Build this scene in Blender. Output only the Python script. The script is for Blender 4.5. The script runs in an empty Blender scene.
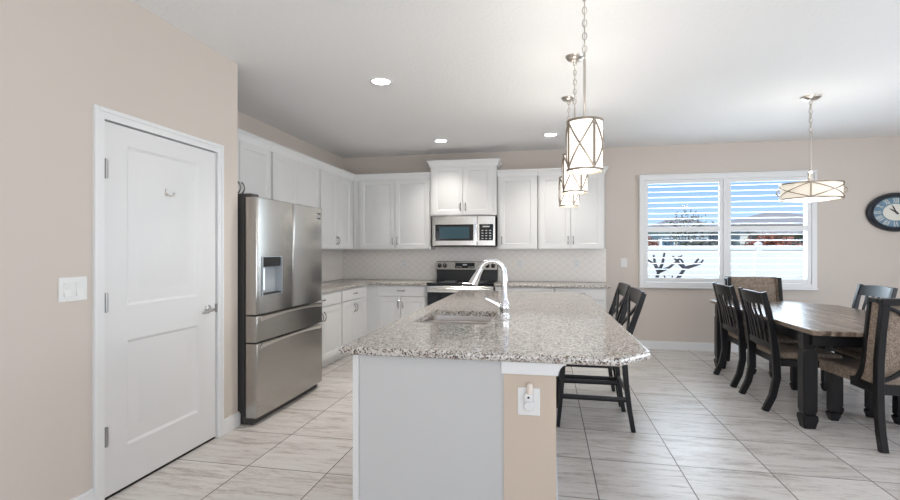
import bpy, bmesh, math, random
from mathutils import Vector, Matrix
PI = math.pi
random.seed(4)
sc = bpy.context.scene
COL = sc.collection

# ------------------------------------------------------------------ camera
CAM_H = 1.335
PSI = math.atan(97 / 488.0)
cam_d = bpy.data.cameras.new('camera')
cam_d.sensor_width = 36
cam_d.lens = 488 / 900 * 36
cam_d.clip_end = 300
cam = bpy.data.objects.new('camera', cam_d)
COL.objects.link(cam)
cam.location = (0, 0, CAM_H)
cam.rotation_euler = (PI / 2, 0, PSI)
sc.camera = cam

# ------------------------------------------------------------------ view, world, sun, fill lamps
sc.view_settings.view_transform = 'Standard'
sc.view_settings.look = 'None'
sc.view_settings.gamma = 1
sc.view_settings.use_curve_mapping = False
sc.view_settings.exposure = 0.2

world = bpy.data.worlds.new('world')
sc.world = world
world.use_nodes = True
wn, wl = world.node_tree.nodes, world.node_tree.links
wn.clear()
w_tc = wn.new('ShaderNodeTexCoord')
w_sep = wn.new('ShaderNodeSeparateXYZ')
w_ramp = wn.new('ShaderNodeValToRGB')
w_bg = wn.new('ShaderNodeBackground')
w_out = wn.new('ShaderNodeOutputWorld')
wl.new(w_tc.outputs['Generated'], w_sep.inputs[0])
wl.new(w_sep.outputs['Z'], w_ramp.inputs[0])
wl.new(w_ramp.outputs[0], w_bg.inputs[0])
wl.new(w_bg.outputs[0], w_out.inputs[0])
e = w_ramp.color_ramp.elements
e[0].position = 0.0; e[0].color = (.60, .78, .98, 1)
e[1].position = 0.16; e[1].color = (.24, .47, .92, 1)
w_ramp.color_ramp.elements.new(0.6).color = (.12, .28, .75, 1)
w_bg.inputs[1].default_value = 1.0

sun_d = bpy.data.lights.new('sun', 'SUN')
sun_d.energy = 4.2; sun_d.angle = .01; sun_d.color = (1, .97, .92)
sun = bpy.data.objects.new('sun', sun_d); COL.objects.link(sun)
sun.rotation_euler = (math.radians(42), 0, math.radians(-25))   # from behind the house, high

def area_light(name, loc, rot, sx, sy, power, color):
    d = bpy.data.lights.new(name, 'AREA')
    d.shape = 'RECTANGLE'; d.size = sx; d.size_y = sy; d.energy = power; d.color = color
    o = bpy.data.objects.new(name, d); COL.objects.link(o)
    o.location = loc; o.rotation_euler = rot
    return o
# added fill lamps set in unseen openings behind and right of the camera
area_light('fill_rear', (0.9, -4.05, 1.25), (math.radians(142), 0, 0), 5.6, 2.0, 140, (1.0, .99, .97))
area_light('fill_right', (5.5, 2.6, 1.0), (math.radians(102), 0, PI / 2), 3.4, 1.7, 88, (.93, .965, 1.0))
area_light('window_daylight_boost', (2.28, 7.2, 1.6), (-PI / 2, 0, 0), 2.0, 1.38, 66, (.78, .89, 1.0))  # added lamp just outside the pane, strengthening window light and floor sheen

# ------------------------------------------------------------------ materials
def new_mat(name):
    m = bpy.data.materials.new(name); m.use_nodes = True
    nt = m.node_tree
    return m, nt, nt.nodes['Principled BSDF']
def mat(name, color, rough=.5, metal=0, spec=None, bump=0, bscale=200, coat=0, emis=None, estr=0, noise_var=0, nscale=8):
    m, nt, b = new_mat(name)
    b.inputs['Base Color'].default_value = (*color, 1)
    b.inputs['Roughness'].default_value = rough
    b.inputs['Metallic'].default_value = metal
    if spec is not None: b.inputs['Specular IOR Level'].default_value = spec
    if coat: b.inputs['Coat Weight'].default_value = coat; b.inputs['Coat Roughness'].default_value = .15
    if emis: b.inputs['Emission Color'].default_value = (*emis, 1); b.inputs['Emission Strength'].default_value = estr
    if bump or noise_var:
        tc = nt.nodes.new('ShaderNodeTexCoord')
    if bump:
        n = nt.nodes.new('ShaderNodeTexNoise'); n.inputs['Scale'].default_value = bscale; n.inputs['Detail'].default_value = 3
        nt.links.new(tc.outputs['Object'], n.inputs['Vector'])
        bp = nt.nodes.new('ShaderNodeBump'); bp.inputs['Strength'].default_value = bump; bp.inputs['Distance'].default_value = .004
        nt.links.new(n.outputs[0], bp.inputs['Height']); nt.links.new(bp.outputs[0], b.inputs['Normal'])
    if noise_var:
        n2 = nt.nodes.new('ShaderNodeTexNoise'); n2.inputs['Scale'].default_value = nscale
        nt.links.new(tc.outputs['Object'], n2.inputs['Vector'])
        mx = nt.nodes.new('ShaderNodeMix'); mx.data_type = 'RGBA'
        mx.inputs[6].default_value = (*[c * (1 - noise_var) for c in color], 1)
        mx.inputs[7].default_value = (*[min(1, c * (1 + noise_var)) for c in color], 1)
        nt.links.new(n2.outputs[0], mx.inputs[0]); nt.links.new(mx.outputs[2], b.inputs['Base Color'])
    return m
def math_node(nt, op, a, b=None):
    n = nt.nodes.new('ShaderNodeMath'); n.operation = op
    for i, v in enumerate((a, b)):
        if v is None: continue
        if isinstance(v, (int, float)): n.inputs[i].default_value = v
        else: nt.links.new(v, n.inputs[i])
    return n.outputs[0]
def ramp(nt, fac, stops):
    r = nt.nodes.new('ShaderNodeValToRGB')
    while len(r.color_ramp.elements) < len(stops): r.color_ramp.elements.new(.5)
    for el, (p, c) in zip(r.color_ramp.elements, stops):
        el.position = p; el.color = (*c, 1)
    nt.links.new(fac, r.inputs[0])
    return r.outputs[0]
def mix(nt, fac, a, b):
    n = nt.nodes.new('ShaderNodeMix'); n.data_type = 'RGBA'
    if isinstance(fac, (int, float)): n.inputs[0].default_value = fac
    else: nt.links.new(fac, n.inputs[0])
    for i, v in ((6, a), (7, b)):
        if isinstance(v, tuple): n.inputs[i].default_value = (*v, 1)
        else: nt.links.new(v, n.inputs[i])
    return n.outputs[2]

M = {}
M['wall'] = mat('wall_paint', (.64, .575, .52), .8, bump=.10, bscale=120)
M['ceiling'] = mat('ceiling_paint', (.87, .87, .87), .9, bump=.9, bscale=38)
M['trim'] = mat('white_trim_paint', (.80, .805, .81), .35)
M['cab'] = mat('white_cabinet_paint', (.755, .755, .75), .38)
M['column'] = mat('tan_column', (.62, .525, .43), .8, bump=.10, bscale=120)  # warmer tone than wall_paint
M['door'] = mat('white_door_paint', (.76, .76, .76), .42)
M['plastic'] = mat('white_plastic', (.80, .80, .79), .35)
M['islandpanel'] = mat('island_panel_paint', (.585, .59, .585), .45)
M['shadow'] = mat('dark_gap', (.02, .02, .02), .8)
M['chrome'] = mat('chrome', (.82, .83, .85), .08, 1)
M['nickel'] = mat('brushed_nickel', (.62, .58, .53), .28, 1)
M['pull'] = mat('pull_metal', (.40, .39, .385), .2, 1)
M['strap'] = mat('strap_metal', (.36, .31, .255), .35, 1)
M['hinge'] = mat('hinge_metal', (.36, .35, .34), .38, 1)
M['black'] = mat('black_painted_wood', (.008, .008, .0095), .36, spec=.35, bump=.06, bscale=60)
M['blackplastic'] = mat('black_plastic', (.012, .012, .013), .4)
M['blackglass'] = mat('black_glass', (.008, .010, .013), .06)
M['cavity'] = mat('dispenser_cavity', (.40, .43, .46), .3, .2)
M['glow_strip'] = mat('dispenser_glow_strip', (.75, .8, .88), .2, emis=(.8, .9, 1), estr=.5)  # emission puts brightness into the strip, which is no lamp
M['casegray'] = mat('fridge_case', (.055, .052, .05), .45)
M['ovenglass'] = mat('microwave_window', (.03, .075, .10), .12)
M['display'] = mat('display', (.02, .02, .02), .2)
M['legend'] = mat('panel_legend', (.55, .55, .55), .5)
M['clockface'] = mat('clock_face', (.80, .78, .70), .6)
M['clockblue'] = mat('clock_ring', (.16, .27, .36), .6, noise_var=.35, nscale=14)
M['clockframe'] = mat('clock_frame', (.016, .022, .032), .35)
M['cream'] = mat('cream_numeral', (.75, .74, .68), .6)
M['fence'] = mat('white_vinyl', (.80, .80, .82), .5)
M['roof'] = mat('grey_shingle', (.30, .28, .26), .9, bump=.5, bscale=8, noise_var=.25, nscale=6)
M['stucco'] = mat('white_stucco', (.70, .70, .68), .8)
M['winblue'] = mat('house_glass', (.10, .16, .24), .1)
M['shade_gray'] = mat('shaded_stucco', (.34, .34, .35), .8)  # stucco greyed to paint in the shade under the porch roof
M['bark'] = mat('bark', (.06, .058, .065), .9, bump=.5, bscale=40)
M['redbush'] = mat('red_foliage', (.28, .10, .055), .7, noise_var=.5, nscale=6)
M['greenbush'] = mat('grey_green_foliage', (.12, .12, .09), .8, noise_var=.4, nscale=6)
M['grass'] = mat('grass', (.14, .17, .06), .9, noise_var=.4, nscale=2)
M['shade_white'] = mat('opal_glass_lit', (.9, .88, .84), .4, emis=(1, .955, .89), estr=1.0)
M['shade_cream'] = mat('cream_fabric_shade_lit', (.85, .78, .68), .6, emis=(1, .90, .77), estr=.33)
M['led'] = mat('downlight_lens', (1, 1, 1), .4, emis=(1, .97, .92), estr=9)

# stainless steel with a fine brushed grain
def stainless(name, color, rough, vertical=False):
    m, nt, b = new_mat(name)
    b.inputs['Metallic'].default_value = 1
    tc = nt.nodes.new('ShaderNodeTexCoord'); mp = nt.nodes.new('ShaderNodeMapping')
    mp.inputs['Scale'].default_value = (220, 3, 220) if not vertical else (220, 220, 3)
    n = nt.nodes.new('ShaderNodeTexNoise'); n.inputs['Scale'].default_value = 1.0; n.inputs['Detail'].default_value = 2
    nt.links.new(tc.outputs['Object'], mp.inputs[0]); nt.links.new(mp.outputs[0], n.inputs['Vector'])
    nt.links.new(ramp(nt, n.outputs[0], [(.3, tuple(c * .93 for c in color)), (.7, tuple(min(1, c * 1.05) for c in color))]), b.inputs['Base Color'])
    b.inputs['Roughness'].default_value = rough
    return m
M['steel'] = stainless('stainless_steel', (.46, .445, .425), .25)
M['steel_light'] = stainless('stainless_front', (.66, .64, .61), .24)
M['sinksteel'] = stainless('sink_steel', (.62, .58, .55), .32)

def granite():
    m, nt, b = new_mat('speckled_granite')
    tc = nt.nodes.new('ShaderNodeTexCoord')
    v1 = nt.nodes.new('ShaderNodeTexVoronoi'); v1.inputs['Scale'].default_value = 115; v1.inputs['Randomness'].default_value = 1
    v2 = nt.nodes.new('ShaderNodeTexVoronoi'); v2.inputs['Scale'].default_value = 170
    ns = nt.nodes.new('ShaderNodeTexNoise'); ns.inputs['Scale'].default_value = 24; ns.inputs['Detail'].default_value = 4
    for n in (v1, v2, ns): nt.links.new(tc.outputs['Object'], n.inputs['Vector'])
    s1 = nt.nodes.new('ShaderNodeSeparateColor'); nt.links.new(v1.outputs['Color'], s1.inputs[0])
    s2 = nt.nodes.new('ShaderNodeSeparateColor'); nt.links.new(v2.outputs['Color'], s2.inputs[0])
    base = ramp(nt, s1.outputs[0], [(0, (.60, .57, .53)), (.28, (.52, .485, .445)), (.52, (.42, .385, .345)), (.68, (.66, .635, .60)), (.88, (.32, .275, .235)), (.95, (.70, .68, .65))])
    base.node.color_ramp.interpolation = 'CONSTANT'
    dark = math_node(nt, 'GREATER_THAN', math_node(nt, 'ADD', s2.outputs[1], math_node(nt, 'MULTIPLY', ns.outputs[0], .5)), 1.10)
    brown = math_node(nt, 'GREATER_THAN', math_node(nt, 'ADD', s2.outputs[2], math_node(nt, 'MULTIPLY', ns.outputs[0], .5)), 1.11)
    c = mix(nt, brown, base, (.21, .155, .115))
    c = mix(nt, dark, c, (.085, .07, .06))
    nt.links.new(c, b.inputs['Base Color'])
    b.inputs['Roughness'].default_value = .10; b.inputs['Specular IOR Level'].default_value = .75
    return m
M['granite'] = granite()

def tile_floor():
    T = .5215
    m, nt, b = new_mat('floor_tile')
    tc = nt.nodes.new('ShaderNodeTexCoord')
    sp = nt.nodes.new('ShaderNodeSeparateXYZ'); nt.links.new(tc.outputs['Object'], sp.inputs[0])
    u = math_node(nt, 'DIVIDE', math_node(nt, 'SUBTRACT', sp.outputs[0], .274), T)
    v = math_node(nt, 'DIVIDE', math_node(nt, 'SUBTRACT', sp.outputs[1], 3.237), T)
    fu, fv = math_node(nt, 'FLOOR', u), math_node(nt, 'FLOOR', v)
    ru, rv = math_node(nt, 'FRACT', u), math_node(nt, 'FRACT', v)
    def edge(r): return math_node(nt, 'MINIMUM', r, math_node(nt, 'SUBTRACT', 1.0, r))
    grout = math_node(nt, 'LESS_THAN', math_node(nt, 'MINIMUM', edge(ru), edge(rv)), .0060)
    cmb = nt.nodes.new('ShaderNodeCombineXYZ'); nt.links.new(fu, cmb.inputs[0]); nt.links.new(fv, cmb.inputs[1])
    wn_ = nt.nodes.new('ShaderNodeTexWhiteNoise'); wn_.noise_dimensions = '2D'; nt.links.new(cmb.outputs[0], wn_.inputs['Vector'])
    # grain along x, shifted per tile
    off = nt.nodes.new('ShaderNodeVectorMath'); off.operation = 'SCALE'; nt.links.new(wn_.outputs['Color'], off.inputs[0]); off.inputs['Scale'].default_value = 37
    add = nt.nodes.new('ShaderNodeVectorMath'); add.operation = 'ADD'
    nt.links.new(tc.outputs['Object'], add.inputs[0]); nt.links.new(off.outputs[0], add.inputs[1])
    def streak(sx, sy, det, dist):
        mp = nt.nodes.new('ShaderNodeMapping'); mp.inputs['Scale'].default_value = (sx, sy, 1)
        nt.links.new(add.outputs[0], mp.inputs[0])
        n = nt.nodes.new('ShaderNodeTexNoise'); n.inputs['Scale'].default_value = 1; n.inputs['Detail'].default_value = det
        n.inputs['Distortion'].default_value = dist
        nt.links.new(mp.outputs[0], n.inputs['Vector'])
        return n.outputs[0]
    a = streak(2.2, 13, 7, 1.3); f = streak(8, 60, 6, 1.2); g3 = streak(22, 70, 4, 1.5)
    s = math_node(nt, 'ADD', math_node(nt, 'ADD', math_node(nt, 'MULTIPLY', a, .52), math_node(nt, 'MULTIPLY', f, .28)), math_node(nt, 'MULTIPLY', g3, .20))
    c = ramp(nt, s, [(.35, (.36, .315, .285)), (.455, (.59, .55, .515)), (.52, (.69, .66, .635)), (.66, (.745, .725, .705))])
    tone = ramp(nt, wn_.outputs['Value'], [(0, (.88, .87, .86)), (1, (1.0, 1.0, 1.0))])
    mul = nt.nodes.new('ShaderNodeMix'); mul.data_type = 'RGBA'; mul.blend_type = 'MULTIPLY'; mul.inputs[0].default_value = 1
    nt.links.new(c, mul.inputs[6]); nt.links.new(tone, mul.inputs[7])
    nt.links.new(mix(nt, grout, mul.outputs[2], (.13, .115, .105)), b.inputs['Base Color'])
    rr = math_node(nt, 'ADD', math_node(nt, 'MULTIPLY', grout, .4), .34)
    nt.links.new(rr, b.inputs['Roughness'])
    bp = nt.nodes.new('ShaderNodeBump'); bp.inputs['Strength'].default_value = .25; bp.inputs['Distance'].default_value = .003
    nt.links.new(math_node(nt, 'SUBTRACT', 1.0, grout), bp.inputs['Height']); nt.links.new(bp.outputs[0], b.inputs['Normal'])
    return m
M['floor'] = tile_floor()

def splash_mat(name, axis):
    m, nt, b = new_mat(name)
    tc = nt.nodes.new('ShaderNodeTexCoord')
    sp = nt.nodes.new('ShaderNodeSeparateXYZ'); nt.links.new(tc.outputs['Object'], sp.inputs[0])
    h = sp.outputs[axis]; z = sp.outputs[2]
    hu = math_node(nt, 'DIVIDE', h, .118); zu = math_node(nt, 'DIVIDE', z, .092)
    p = math_node(nt, 'FRACT', math_node(nt, 'ADD', hu, zu)); q = math_node(nt, 'FRACT', math_node(nt, 'SUBTRACT', hu, zu))
    def edge(r): return math_node(nt, 'MINIMUM', r, math_node(nt, 'SUBTRACT', 1.0, r))
    d = math_node(nt, 'MINIMUM', edge(p), edge(q))
    g = math_node(nt, 'LESS_THAN', d, .055)
    nt.links.new(mix(nt, g, (.84, .79, .745), (.90, .88, .865)), b.inputs['Base Color'])
    b.inputs['Roughness'].default_value = .28
    bp = nt.nodes.new('ShaderNodeBump'); bp.inputs['Strength'].default_value = .5; bp.inputs['Distance'].default_value = .004
    nt.links.new(math_node(nt, 'MINIMUM', d, .12), bp.inputs['Height']); nt.links.new(bp.outputs[0], b.inputs['Normal'])
    return m
M['splash_x'] = splash_mat('backsplash_tile', 0)
M['splash_y'] = splash_mat('backsplash_tile_side', 1)

def table_wood():
    m, nt, b = new_mat('weathered_oak_top')
    tc = nt.nodes.new('ShaderNodeTexCoord'); mp = nt.nodes.new('ShaderNodeMapping'); mp.inputs['Scale'].default_value = (34, 1.6, 8)
    n = nt.nodes.new('ShaderNodeTexNoise'); n.inputs['Scale'].default_value = 1; n.inputs['Detail'].default_value = 6; n.inputs['Distortion'].default_value = .5
    nt.links.new(tc.outputs['Object'], mp.inputs[0]); nt.links.new(mp.outputs[0], n.inputs['Vector'])
    nt.links.new(ramp(nt, n.outputs[0], [(.36, (.07, .046, .032)), (.5, (.165, .118, .086)), (.64, (.29, .225, .175))]), b.inputs['Base Color'])
    b.inputs['Roughness'].default_value = .27
    return m
M['oak'] = table_wood()

def fabric():
    m, nt, b = new_mat('beige_tweed')
    tc = nt.nodes.new('ShaderNodeTexCoord')
    n = nt.nodes.new('ShaderNodeTexNoise'); n.inputs['Scale'].default_value = 150; n.inputs['Detail'].default_value = 2
    n2 = nt.nodes.new('ShaderNodeTexNoise'); n2.inputs['Scale'].default_value = 30
    for k in (n, n2): nt.links.new(tc.outputs['Object'], k.inputs['Vector'])
    s = math_node(nt, 'ADD', math_node(nt, 'MULTIPLY', n.outputs[0], .7), math_node(nt, 'MULTIPLY', n2.outputs[0], .3))
    nt.links.new(ramp(nt, s, [(.36, (.13, .095, .07)), (.5, (.27, .21, .165)), (.64, (.40, .33, .27))]), b.inputs['Base Color'])
    b.inputs['Roughness'].default_value = .95
    bp = nt.nodes.new('ShaderNodeBump'); bp.inputs['Strength'].default_value = .4; bp.inputs['Distance'].default_value = .003
    nt.links.new(n.outputs[0], bp.inputs['Height']); nt.links.new(bp.outputs[0], b.inputs['Normal'])
    return m
M['fabric'] = fabric()

def window_glass():
    m = bpy.data.materials.new('window_glass'); m.use_nodes = True
    nt = m.node_tree; nt.nodes.clear()
    o = nt.nodes.new('ShaderNodeOutputMaterial'); t = nt.nodes.new('ShaderNodeBsdfTransparent'); g = nt.nodes.new('ShaderNodeBsdfGlossy')
    t.inputs[0].default_value = (.97, .985, .98, 1); g.inputs['Roughness'].default_value = .02
    fr = nt.nodes.new('ShaderNodeFresnel'); fr.inputs[0].default_value = 1.12
    mx = nt.nodes.new('ShaderNodeMixShader')
    nt.links.new(fr.outputs[0], mx.inputs[0]); nt.links.new(t.outputs[0], mx.inputs[1]); nt.links.new(g.outputs[0], mx.inputs[2])
    nt.links.new(mx.outputs[0], o.inputs[0])
    return m
M['glass'] = window_glass()

# ------------------------------------------------------------------ mesh builder
OFF = {}
class MB:
    def __init__(s): s.v = []; s.f = []
    def add(s, vs, fs, T=None):
        n = len(s.v)
        for p in vs:
            p = Vector(p)
            s.v.append(T(p) if T else p)
        for f in fs: s.f.append([i + n for i in f])
        return s
    def bm(s, b, T=None):
        b.verts.ensure_lookup_table(); b.verts.index_update()
        s.add([v.co.copy() for v in b.verts], [[v.index for v in f.verts] for f in b.faces], T)
        b.free(); return s
    def box(s, x0, x1, y0, y1, z0, z1, bev=0, T=None, seg=1):
        b = bmesh.new()
        bmesh.ops.create_cube(b, size=1)
        for v in b.verts:
            v.co = Vector((x0 + (x1 - x0) * (v.co.x + .5), y0 + (y1 - y0) * (v.co.y + .5), z0 + (z1 - z0) * (v.co.z + .5)))
        if bev: bmesh.ops.bevel(b, geom=list(b.edges), offset=bev, segments=seg, affect='EDGES', profile=.5)
        return s.bm(b, T)
    def loft(s, rings, cap=True, closed=True, T=None):
        n = len(rings[0]); vs = [p for r in rings for p in r]; fs = []
        for i in range(len(rings) - 1):
            for j in range(n if closed else n - 1):
                a, b_ = i * n + j, i * n + (j + 1) % n
                fs.append([a, b_, b_ + n, a + n])
        if cap and closed:
            fs.append(list(range(n))[::-1]); fs.append([(len(rings) - 1) * n + j for j in range(n)])
        return s.add(vs, fs, T)
    def tube(s, path, r, n=8, T=None, cap=True):
        path = [Vector(p) for p in path]
        rs = r if isinstance(r, (list, tuple)) else [r] * len(path)
        rings = []; up = None
        for i, p in enumerate(path):
            t = (path[min(i + 1, len(path) - 1)] - path[max(i - 1, 0)]).normalized()
            if up is None:
                up = t.orthogonal().normalized()
            else:
                up = (up - t * up.dot(t)).normalized()
            w = t.cross(up)
            rings.append([p + (up * math.cos(2 * PI * k / n) + w * math.sin(2 * PI * k / n)) * rs[i] for k in range(n)])
        return s.loft(rings, cap, True, T)
    def lathe(s, prof, c=(0, 0, 0), n=24, axis='z', T=None, cap=True):
        rings = []
        for r, h in prof:
            ring = []
            for k in range(n):
                a = 2 * PI * k / n; x, y = r * math.cos(a), r * math.sin(a)
                if axis == 'z': p = (c[0] + x, c[1] + y, c[2] + h)
                elif axis == 'y': p = (c[0] + x, c[1] + h, c[2] + y)
                else: p = (c[0] + h, c[1] + x, c[2] + y)
                ring.append(Vector(p))
            rings.append(ring)
        return s.loft(rings, cap, True, T)
    def bar(s, path, w, d, wdir=(0, 1, 0), T=None):
        """rectangular section swept along a path; w along wdir, d across it"""
        path = [Vector(p) for p in path]; wd = Vector(wdir).normalized(); rings = []
        ws = w if isinstance(w, (list, tuple)) else [w] * len(path)
        ds = d if isinstance(d, (list, tuple)) else [d] * len(path)
        for i, p in enumerate(path):
            t = (path[min(i + 1, len(path) - 1)] - path[max(i - 1, 0)]).normalized()
            wv = (wd - t * wd.dot(t)).normalized(); nv = t.cross(wv)
            a, b_ = wv * ws[i] / 2, nv * ds[i] / 2
            c = .18
            rings.append([p + a * (1 - c) + b_, p - a * (1 - c) + b_, p - a + b_ * (1 - c), p - a - b_ * (1 - c), p - a * (1 - c) - b_, p + a * (1 - c) - b_, p + a - b_ * (1 - c), p + a + b_ * (1 - c)])
        return s.loft(rings, True, True, T)
    def prism(s, poly, z0, z1, T=None):
        return s.loft([[Vector((x, y, z0)) for x, y in poly], [Vector((x, y, z1)) for x, y in poly]], True, True, T)
    def build(s, name, material, parent=None, label=None, smooth=35):
        if parent is not None:
            off = OFF[parent.name]
        else:
            xs = [v.x for v in s.v]; ys = [v.y for v in s.v]; zs = [v.z for v in s.v]
            off = Vector(((min(xs) + max(xs)) / 2, (min(ys) + max(ys)) / 2, min(zs)))
        me = bpy.data.meshes.new(name)
        me.from_pydata([v - off for v in s.v], [], s.f)
        b = bmesh.new(); b.from_mesh(me)
        bmesh.ops.recalc_face_normals(b, faces=b.faces); b.to_mesh(me); b.free()
        if smooth:
            me.polygons.foreach_set('use_smooth', [True] * len(me.polygons))
            me.set_sharp_from_angle(angle=math.radians(smooth))
        me.materials.append(material)
        o = bpy.data.objects.new(name, me); COL.objects.link(o)
        OFF[o.name] = off
        if parent is not None: o.parent = parent
        else: o.location = off
        if label: o['label'] = label
        return o

def tag(o, label=None, cat=None, group=None, kind=None):
    if label: o['label'] = label
    if cat: o['category'] = cat
    if group: o['group'] = group
    if kind: o['kind'] = kind
    return o
def thing(name, label, cat, loc, group=None, kind=None, local=False):
    """an Empty at the base of a thing; its parts are built in world space unless local"""
    o = bpy.data.objects.new(name, None); COL.objects.link(o)
    o.empty_display_size = .1
    o.location = loc
    OFF[o.name] = Vector((0, 0, 0)) if local else Vector(loc)
    return tag(o, label, cat, group, kind)
def copy_tree(o, parent=None):
    c = o.copy(); COL.objects.link(c)
    if parent is not None: c.parent = parent
    for ch in o.children: copy_tree(ch, c)
    return c
def struct(mb, name, m, label=None):
    o = mb.build(name, m); o['kind'] = 'structure'
    if label: o['label'] = label
    return o
FY = lambda yf: (lambda p: Vector((p.x, yf - p.z, p.y)))      # (u right, v up, w out) on a face looking towards -y
FX = lambda xf: (lambda p: Vector((xf + p.z, p.x, p.y)))      # on a face looking towards +x
FXN = lambda xf: (lambda p: Vector((xf - p.z, p.x, p.y)))     # on a face looking towards -x

# ------------------------------------------------------------------ room shell
CEIL = 2.743; XL = -3.067; XP = -2.30; YB = 7.0; YC = 3.315; XR = 5.6; YR = -4.2
struct(MB().box(XL - .15, XR + .15, YR - .15, YB + .2, -.1, 0), 'floor', M['floor'], 'large square wood-look beige tile floor')
OFFS = bpy.data.objects['floor']
# keep the tile pattern in world coordinates
for v in OFFS.data.vertices: v.co = v.co + OFFS.location
OFFS.location = (0, 0, 0)
struct(MB().box(XL - .15, XR + .15, YR - .15, YB + .2, CEIL, CEIL + .15), 'ceiling', M['ceiling'], 'white textured ceiling')
# pantry wall with the door opening
DY0, DY1, DZ = 2.165, 3.080, 2.032
mb = MB().box(XP - .12, XP, YR, DY0, 0, CEIL).box(XP - .12, XP, DY1, YC, 0, CEIL).box(XP - .12, XP, DY0, DY1, DZ, CEIL)
mb.box(XL, XP - .12, YC - .12, YC, 0, CEIL)
struct(mb, 'wall_left', M['wall'], 'beige wall with the pantry door')
struct(MB().box(XP - .75, XP - .70, DY0 - .3, DY1 + .1, 0, CEIL), 'wall_pantry', M['wall'])
struct(MB().box(XL - .12, XL, YC - .12, YB, 0, CEIL), 'wall_kitchen', M['wall'], 'beige wall behind the left cabinets')
WX0, WX1, WZ0, WZ1 = 1.27, 3.31, .885, 2.29
mb = MB().box(XL - .12, WX0, YB, YB + .16, 0, CEIL).box(WX1, XR + .12, YB, YB + .16, 0, CEIL)
mb.box(WX0, WX1, YB, YB + .16, 0, WZ0).box(WX0, WX1, YB, YB + .16, WZ1, CEIL)
struct(mb, 'wall_back', M['wall'], 'beige back wall with the window')
mb = MB().box(XR, XR + .12, YR, .8, 0, CEIL).box(XR, XR + .12, 4.4, YB, 0, CEIL).box(XR, XR + .12, .8, 4.4, 2.4, CEIL)
struct(mb, 'wall_right', M['wall'])
mb = MB().box(XL, -2.0, YR - .12, YR, 0, CEIL).box(3.8, XR, YR - .12, YR, 0, CEIL).box(-2.0, 3.8, YR - .12, YR, 2.6, CEIL).box(-2.0, 3.8, YR - .12, YR, 0, .25)
struct(mb, 'wall_rear', M['wall'])
def baseboard(mb, T, u0, u1):
    mb.box(u0, u1, 0, .092, 0, .014, T=T)
    mb.box(u0, u1, .092, .108, 0, .009, T=T)
mb = MB(); baseboard(mb, FX(XP), YR, DY0 - .055); baseboard(mb, FX(XP), DY1 + .055, YC)
mb.box(XP - .12, XP + .014, YC, YC + .014, 0, .092).box(XP - .12, XP + .009, YC, YC + .009, .092, .108)
struct(mb, 'baseboard_left', M['trim'])
mb = MB(); baseboard(mb, FY(YB), .80, XR)
struct(mb, 'baseboard_back', M['trim'])

# ------------------------------------------------------------------ pantry door
d = thing('door_1', 'white two-panel pantry door with lever handle in the left wall', 'door', (XP, (DY0 + DY1) / 2, 0), kind='structure')
mb = MB()
for a, b_, c, e_ in ((DY0 - .055, DY0 + .004, 0, DZ + .055), (DY1 - .004, DY1 + .055, 0, DZ + .055), (DY0 + .004, DY1 - .004, DZ - .004, DZ + .055)):
    mb.box(a, b_, c, e_, -.115, .012, T=FX(XP))
for a, b_, c, e_ in ((DY0 - .055, DY0 - .030, 0, DZ + .055), (DY1 + .030, DY1 + .055, 0, DZ + .055), (DY0 - .03, DY1 + .03, DZ + .030, DZ + .055)):
    mb.box(a, b_, c, e_, .012, .018, .003, T=FX(XP))
mb.build('casing', M['trim'], d)
def moulded_slab(u0, u1, v0, v1, thick, panels, depth=.009, wd=.022):
    """door slab in (u,v,w) with sunk-and-raised panels"""
    mb = MB()
    us = sorted({u0, u1, *[p[0] for p in panels], *[p[1] for p in panels]})
    vs = sorted({v0, v1, *[p[2] for p in panels], *[p[3] for p in panels]})
    for i in range(len(us) - 1):
        for j in range(len(vs) - 1):
            a, b_, c, e_ = us[i], us[i + 1], vs[j], vs[j + 1]
            if any(abs(a - p[0]) < 1e-6 and abs(c - p[2]) < 1e-6 for p in panels):
                rings = []
                for ins, w in ((0, 0), (wd * .5, -depth), (wd, -depth), (wd * 2.3, -depth * .25)):
                    rings.append([Vector((a + ins, c + ins, w)), Vector((b_ - ins, c + ins, w)), Vector((b_ - ins, e_ - ins, w)), Vector((a + ins, e_ - ins, w))])
                n0 = len(mb.v)
                mb.loft(rings, cap=False)
                mb.f.append([len(mb.v) - 4 + k for k in range(4)])
            else:
                mb.add([(a, c, 0), (b_, c, 0), (b_, e_, 0), (a, e_, 0)], [[0, 1, 2, 3]])
    mb.box(u0, u1, v0, v1, -thick, -.0095)
    for (a, c), (b_, e_) in (((u0, v0), (u1, v0)), ((u1, v0), (u1, v1)), ((u1, v1), (u0, v1)), ((u0, v1), (u0, v0))):
        mb.add([(a, c, 0), (b_, e_, 0), (b_, e_, -.0096), (a, c, -.0096)], [[0, 1, 2, 3]])
    return mb
def place(mb, T):
    mb.v = [T(p) for p in mb.v]; return mb
leaf = place(moulded_slab(2.175, 3.068, .018, 2.02, .035, [(2.325, 2.895, 1.025, 1.915), (2.325, 2.895, .245, .83)], .016, .050), FX(XP - .003)).build('door_leaf', M['door'], d, smooth=25)
for z in (1.767, 1.055, .342):
    mb = MB().box(2.178, 2.202, z - .048, z + .048, 0, .004, T=FX(XP - .003)); mb.tube([(XP + .008, 2.181, z - .052), (XP + .008, 2.181, z + .052)], .0085)
    mb.build('hinge', M['hinge'], d)
h = MB().lathe([(.030, 0), (.030, .006), (.024, .012), (.012, .016), (.010, .045)], (XP - .003, 2.985, .925), axis='x')
h.tube([(XP + .042, 2.985, .925), (XP + .049, 2.96, .922), (XP + .049, 2.92, .918), (XP + .045, 2.875, .912)], [.011, .011, .0095, .008], 10)
hb = h.build('door_handle', mat('satin_chrome', (.6, .6, .6), .2, 1), d)
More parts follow.
